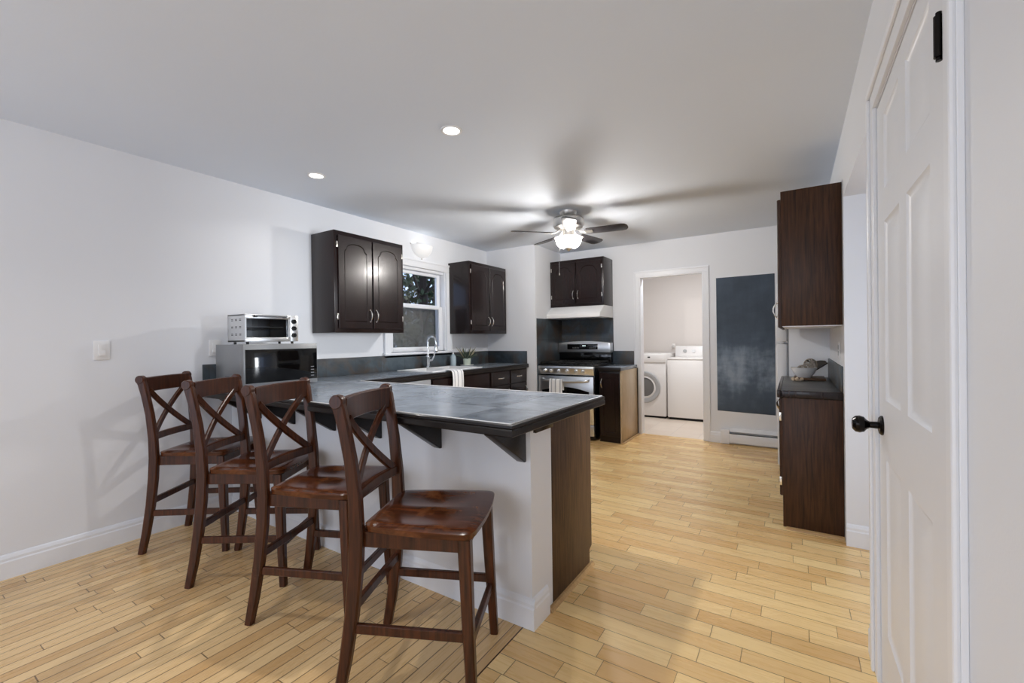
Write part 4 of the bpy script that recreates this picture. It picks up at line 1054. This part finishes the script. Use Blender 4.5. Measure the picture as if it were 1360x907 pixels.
mb = MB(); mb.tube([(FX-0.055, FY-0.03, 2.20), (FX-0.075, FY-0.05, 2.06), (FX-0.075, FY-0.05, 1.86)], 0.0012, 6).lathe([(0, 0), (0.005, 0.004), (0.004, 0.02), (0, 0.024)], (FX-0.075, FY-0.05, 1.836), 'z', 10)
mb.build('pull_chain', 'nickel', fan)
for k in range(3):
    a = 1.1+2.094*k
    point('fan_lamp', (FX+0.042*math.cos(a), FY+0.042*math.sin(a), 2.132), 23.0, 0.03, LAMP)

# ------------------------------------------------------------------ bar stools
def make_stool(loc, rz, label):
    r = thing('bar_stool', label, 'bar stool', (0, 0, 0), 0, 'cross-back bar stools along the bar')
    zs = 0.597
    # seat
    nu, nv = 20, 20; mb = MB(); t = bmesh.new()
    def P(u, v, z, k=1.0):
        u2 = u; hw = 0.178+0.037*((u2+1)/2)**0.8+0.008*(1-u2*u2)
        xf = 0.238-0.018*v*v; xr = -0.178
        x = xr+(xf-xr)*(u2+1)/2
        # round the corners
        cr = 0.0
        if abs(v) > 0.86 and abs(u) > 0.86: cr = 0.7*((abs(v)-0.86)/0.14)*((abs(u)-0.86)/0.14)
        x -= math.copysign(0.012*cr, u); y = v*hw-math.copysign(0.012*cr, v)
        return Vector((x*k if False else x, y, z))
    us = [-1+2*i/nu for i in range(nu+1)]
    top = []; bot = []
    for u in us:
        ra, rb = [], []
        for v in us:
            edge = max(abs(u), abs(v)); drop = 0.006*max(0, (edge-0.93)/0.07)**2
            dish = 0.010*max(0, 1-((u+0.15)/0.8)**2)*max(0, 1-(abs(abs(v)-0.36)/0.42)**2)
            ra.append(t.verts.new(P(u, v, zs-drop-dish))); 
            q = P(u*0.985, v*0.985, zs-0.027); rb.append(t.verts.new(q))
        top.append(ra); bot.append(rb)
    for i in range(nu):
        for j in range(nv):
            t.faces.new((top[i][j], top[i+1][j], top[i+1][j+1], top[i][j+1])); t.faces.new((bot[i][j], bot[i][j+1], bot[i+1][j+1], bot[i+1][j]))
    for i in range(nu):
        for A in ((0,), (nv,)):
            j = A[0]; f = (top[i][j], bot[i][j], bot[i+1][j], top[i+1][j]); t.faces.new(f if j == 0 else f[::-1])
            f = (top[j][i], top[j][i+1], bot[j][i+1], bot[j][i]); t.faces.new(f if j == 0 else f[::-1])
    bmesh.ops.recalc_face_normals(t, faces=t.faces); mb.merge(t); mb.build('seat', 'seat', r, True, 40)
    for sgn in (-1, 1):
        # rear leg and back post in one swept bar
        ctl = [(-0.262, 0.198, 0.0), (-0.238, 0.194, 0.12), (-0.214, 0.189, 0.28), (-0.200, 0.184, 0.44), (-0.196, 0.181, 0.56), (-0.200, 0.181, 0.68), (-0.214, 0.184, 0.82), (-0.232, 0.189, 0.93), (-0.246, 0.193, 1.0), (-0.256, 0.195, 1.022)]
        dep = [0.036, 0.042, 0.048, 0.052, 0.052, 0.048, 0.043, 0.042, 0.045, 0.046]
        mb = MB().sweep([(x, sgn*y, z) for x, y, z in ctl], 0.030, dep, (0, 1, 0), 0.006)
        mb.lathe([(0, -0.0165), (0.0215, -0.0165), (0.025, -0.012), (0.025, 0.012), (0.0215, 0.0165), (0, 0.0165)], (-0.254, sgn*0.1945, 1.024), 'y', 24)
        mb.build('leg', 'stool', r)
        mb = MB().sweep([(0.214, sgn*0.194, 0.0), (0.200, sgn*0.184, 0.30), (0.190, sgn*0.176, 0.563)], [0.032, 0.039, 0.044], [0.032, 0.039, 0.044], (0, 1, 0), 0.005)
        mb.build('leg', 'stool', r)
        MB().sweep([(-0.18, sgn*0.168, 0.541), (0.18, sgn*0.170, 0.541)], 0.020, 0.056, (0, 1, 0), 0.003).build('apron', 'stool', r)
        MB().sweep([(-0.214, sgn*0.188, 0.235), (0.200, sgn*0.185, 0.235)], 0.018, 0.034, (0, 1, 0), 0.003).build('stretcher', 'stool', r)
    MB().sweep([(0.184, -0.165, 0.541), (0.184, 0.165, 0.541)], 0.020, 0.056, (1, 0, 0), 0.003).build('apron', 'stool', r)
    MB().sweep([(-0.186, -0.165, 0.541), (-0.186, 0.165, 0.541)], 0.020, 0.056, (1, 0, 0), 0.003).build('apron', 'stool', r)
    MB().sweep([(0.202, -0.185, 0.205), (0.202, 0.185, 0.205)], 0.020, 0.036, (1, 0, 0), 0.003).build('stretcher', 'stool', r)
    MB().sweep([(-0.208, -0.186, 0.305), (-0.208, 0.186, 0.305)], 0.020, 0.034, (1, 0, 0), 0.003).build('stretcher', 'stool', r)
    def bow(f, z, x0, h, d, nm):
        pts = [(x0-f*(1-(2*i/12-1)**2), -0.180+0.36*i/12, z) for i in range(13)]
        MB().sweep(pts, d, h, (1, 0, 0), 0.004).build(nm, 'stool', r)
    bow(0.026, 0.992, -0.240, 0.088, 0.024, 'top_rail')
    bow(0.020, 0.682, -0.200, 0.040, 0.022, 'lower_rail')
    for sgn in (-1, 1):
        pts = []
        for i in range(9):
            s = i/8; z = 0.692+0.265*s; y = sgn*(0.155-0.31*s); x = -0.202-0.032*s-0.022*(1-(y/0.18)**2)+0.0035*sgn
            pts.append((x, y, z))
        MB().sweep(pts, 0.016, 0.034, (1, 0, 0), 0.004).build('cross_slat', 'stool', r)
    r.location = loc; r.rotation_euler = (0, 0, rz)
    return r
def copy_tree(o, parent=None):
    c = o.copy(); COL.objects.link(c)
    if parent: c.parent = parent
    for ch in [q for q in bpy.data.objects if q.parent == o]: copy_tree(ch, c)
    return c
poses = [((-3.138, 1.294), 0.627, 'dark cherry cross-back bar stool closest to the left wall'), ((-2.470, 1.284), 0.576, 'dark cherry cross-back bar stool second from the left wall'),
         ((-1.856, 1.276), 0.405, 'dark cherry cross-back bar stool third from the left wall'), ((-1.185, 1.245), 0.426, 'dark cherry cross-back bar stool nearest the camera, its whole seat in view')]
base = None
for (x, y), a, lab in poses:
    if base is None: base = make_stool((x, y-0.012, 0), a, lab); continue
    c = copy_tree(base); c.location = (x, y-0.016, 0); c.rotation_euler = (0, 0, a); c['label'] = lab

# ------------------------------------------------------------------ garden outside the sink window
M['lawn'] = plain('lawn_grass', srgb(78, 86, 62), 0.9, var=0.4, scale=4)
M['bark'] = plain('tree_bark', srgb(62, 50, 40), 0.9, var=0.4)
M['foliage'] = plain('tree_leaves', srgb(62, 74, 40), 0.7, var=0.6, scale=3)
M['foliage2'] = plain('autumn_leaves', srgb(112, 104, 62), 0.7, var=0.6, scale=3)
lw = MB().box((-60, -30, -0.6), (WL-0.3, 60, -0.5)).build('lawn', 'lawn', None, False); tag(lw, 'grass lawn seen through the sink window', 'lawn', kind='stuff')
def tree(x, y, h, cr, cz, n, mat, label, seed):
    rnd = random.Random(seed)
    t = thing('garden_tree', label, 'tree', (x, y, -0.5), 0, 'trees beyond the sink window')
    mb = MB().tube([(x, y, -0.499), (x+0.1, y, h*0.5), (x, y+0.1, h)], [0.16, 0.12, 0.04], 8)
    for k in range(14):
        a = rnd.uniform(0, 6.28); z = rnd.uniform(0.25, 0.95)*h
        mb.tube([(x, y, z), (x+math.cos(a)*cr*0.5, y+math.sin(a)*cr*0.5, z+0.3), (x+math.cos(a)*cr, y+math.sin(a)*cr, z+0.7)], [0.05, 0.03, 0.01], 6)
    mb.build('trunk', 'bark', t)
    b = bmesh.new()
    cl = [(rnd.gauss(0, cr*0.5), rnd.gauss(0, cr*0.5), cz+rnd.gauss(0, h*0.22)) for _ in range(26)]
    for k in range(n):
        c = rnd.choice(cl)
        if c[2] < 0.4: c = (c[0], c[1], 0.4+abs(c[2])*0.3)
        p = Vector((x+c[0]+rnd.gauss(0, 0.35), y+c[1]+rnd.gauss(0, 0.35), c[2]+rnd.gauss(0, 0.3)))
        u = Vector((rnd.gauss(0, 1), rnd.gauss(0, 1), rnd.gauss(0, 1))).normalized(); v = u.orthogonal().normalized(); s = rnd.uniform(0.05, 0.11); p.z = max(p.z, -0.35)
        b.faces.new([b.verts.new(p+u*s), b.verts.new(p+v*s*0.5), b.verts.new(p-u*s), b.verts.new(p-v*s*0.5)])
    mb = MB(); mb.merge(b); mb.build('foliage', mat, t, False)
tree(-7.4, 7.5, 4.2, 0.95, 2.6, 1000, 'foliage', 'dark leafy tree nearest the sink window', 1)
tree(-10.6, 11.4, 5.0, 1.2, 2.8, 1700, 'foliage2', 'yellowish tree behind the dark one outside', 2)
tree(-13.6, 13.0, 3.4, 1.6, 1.6, 4200, 'foliage', 'low bushy tree at the back of the lawn', 3)
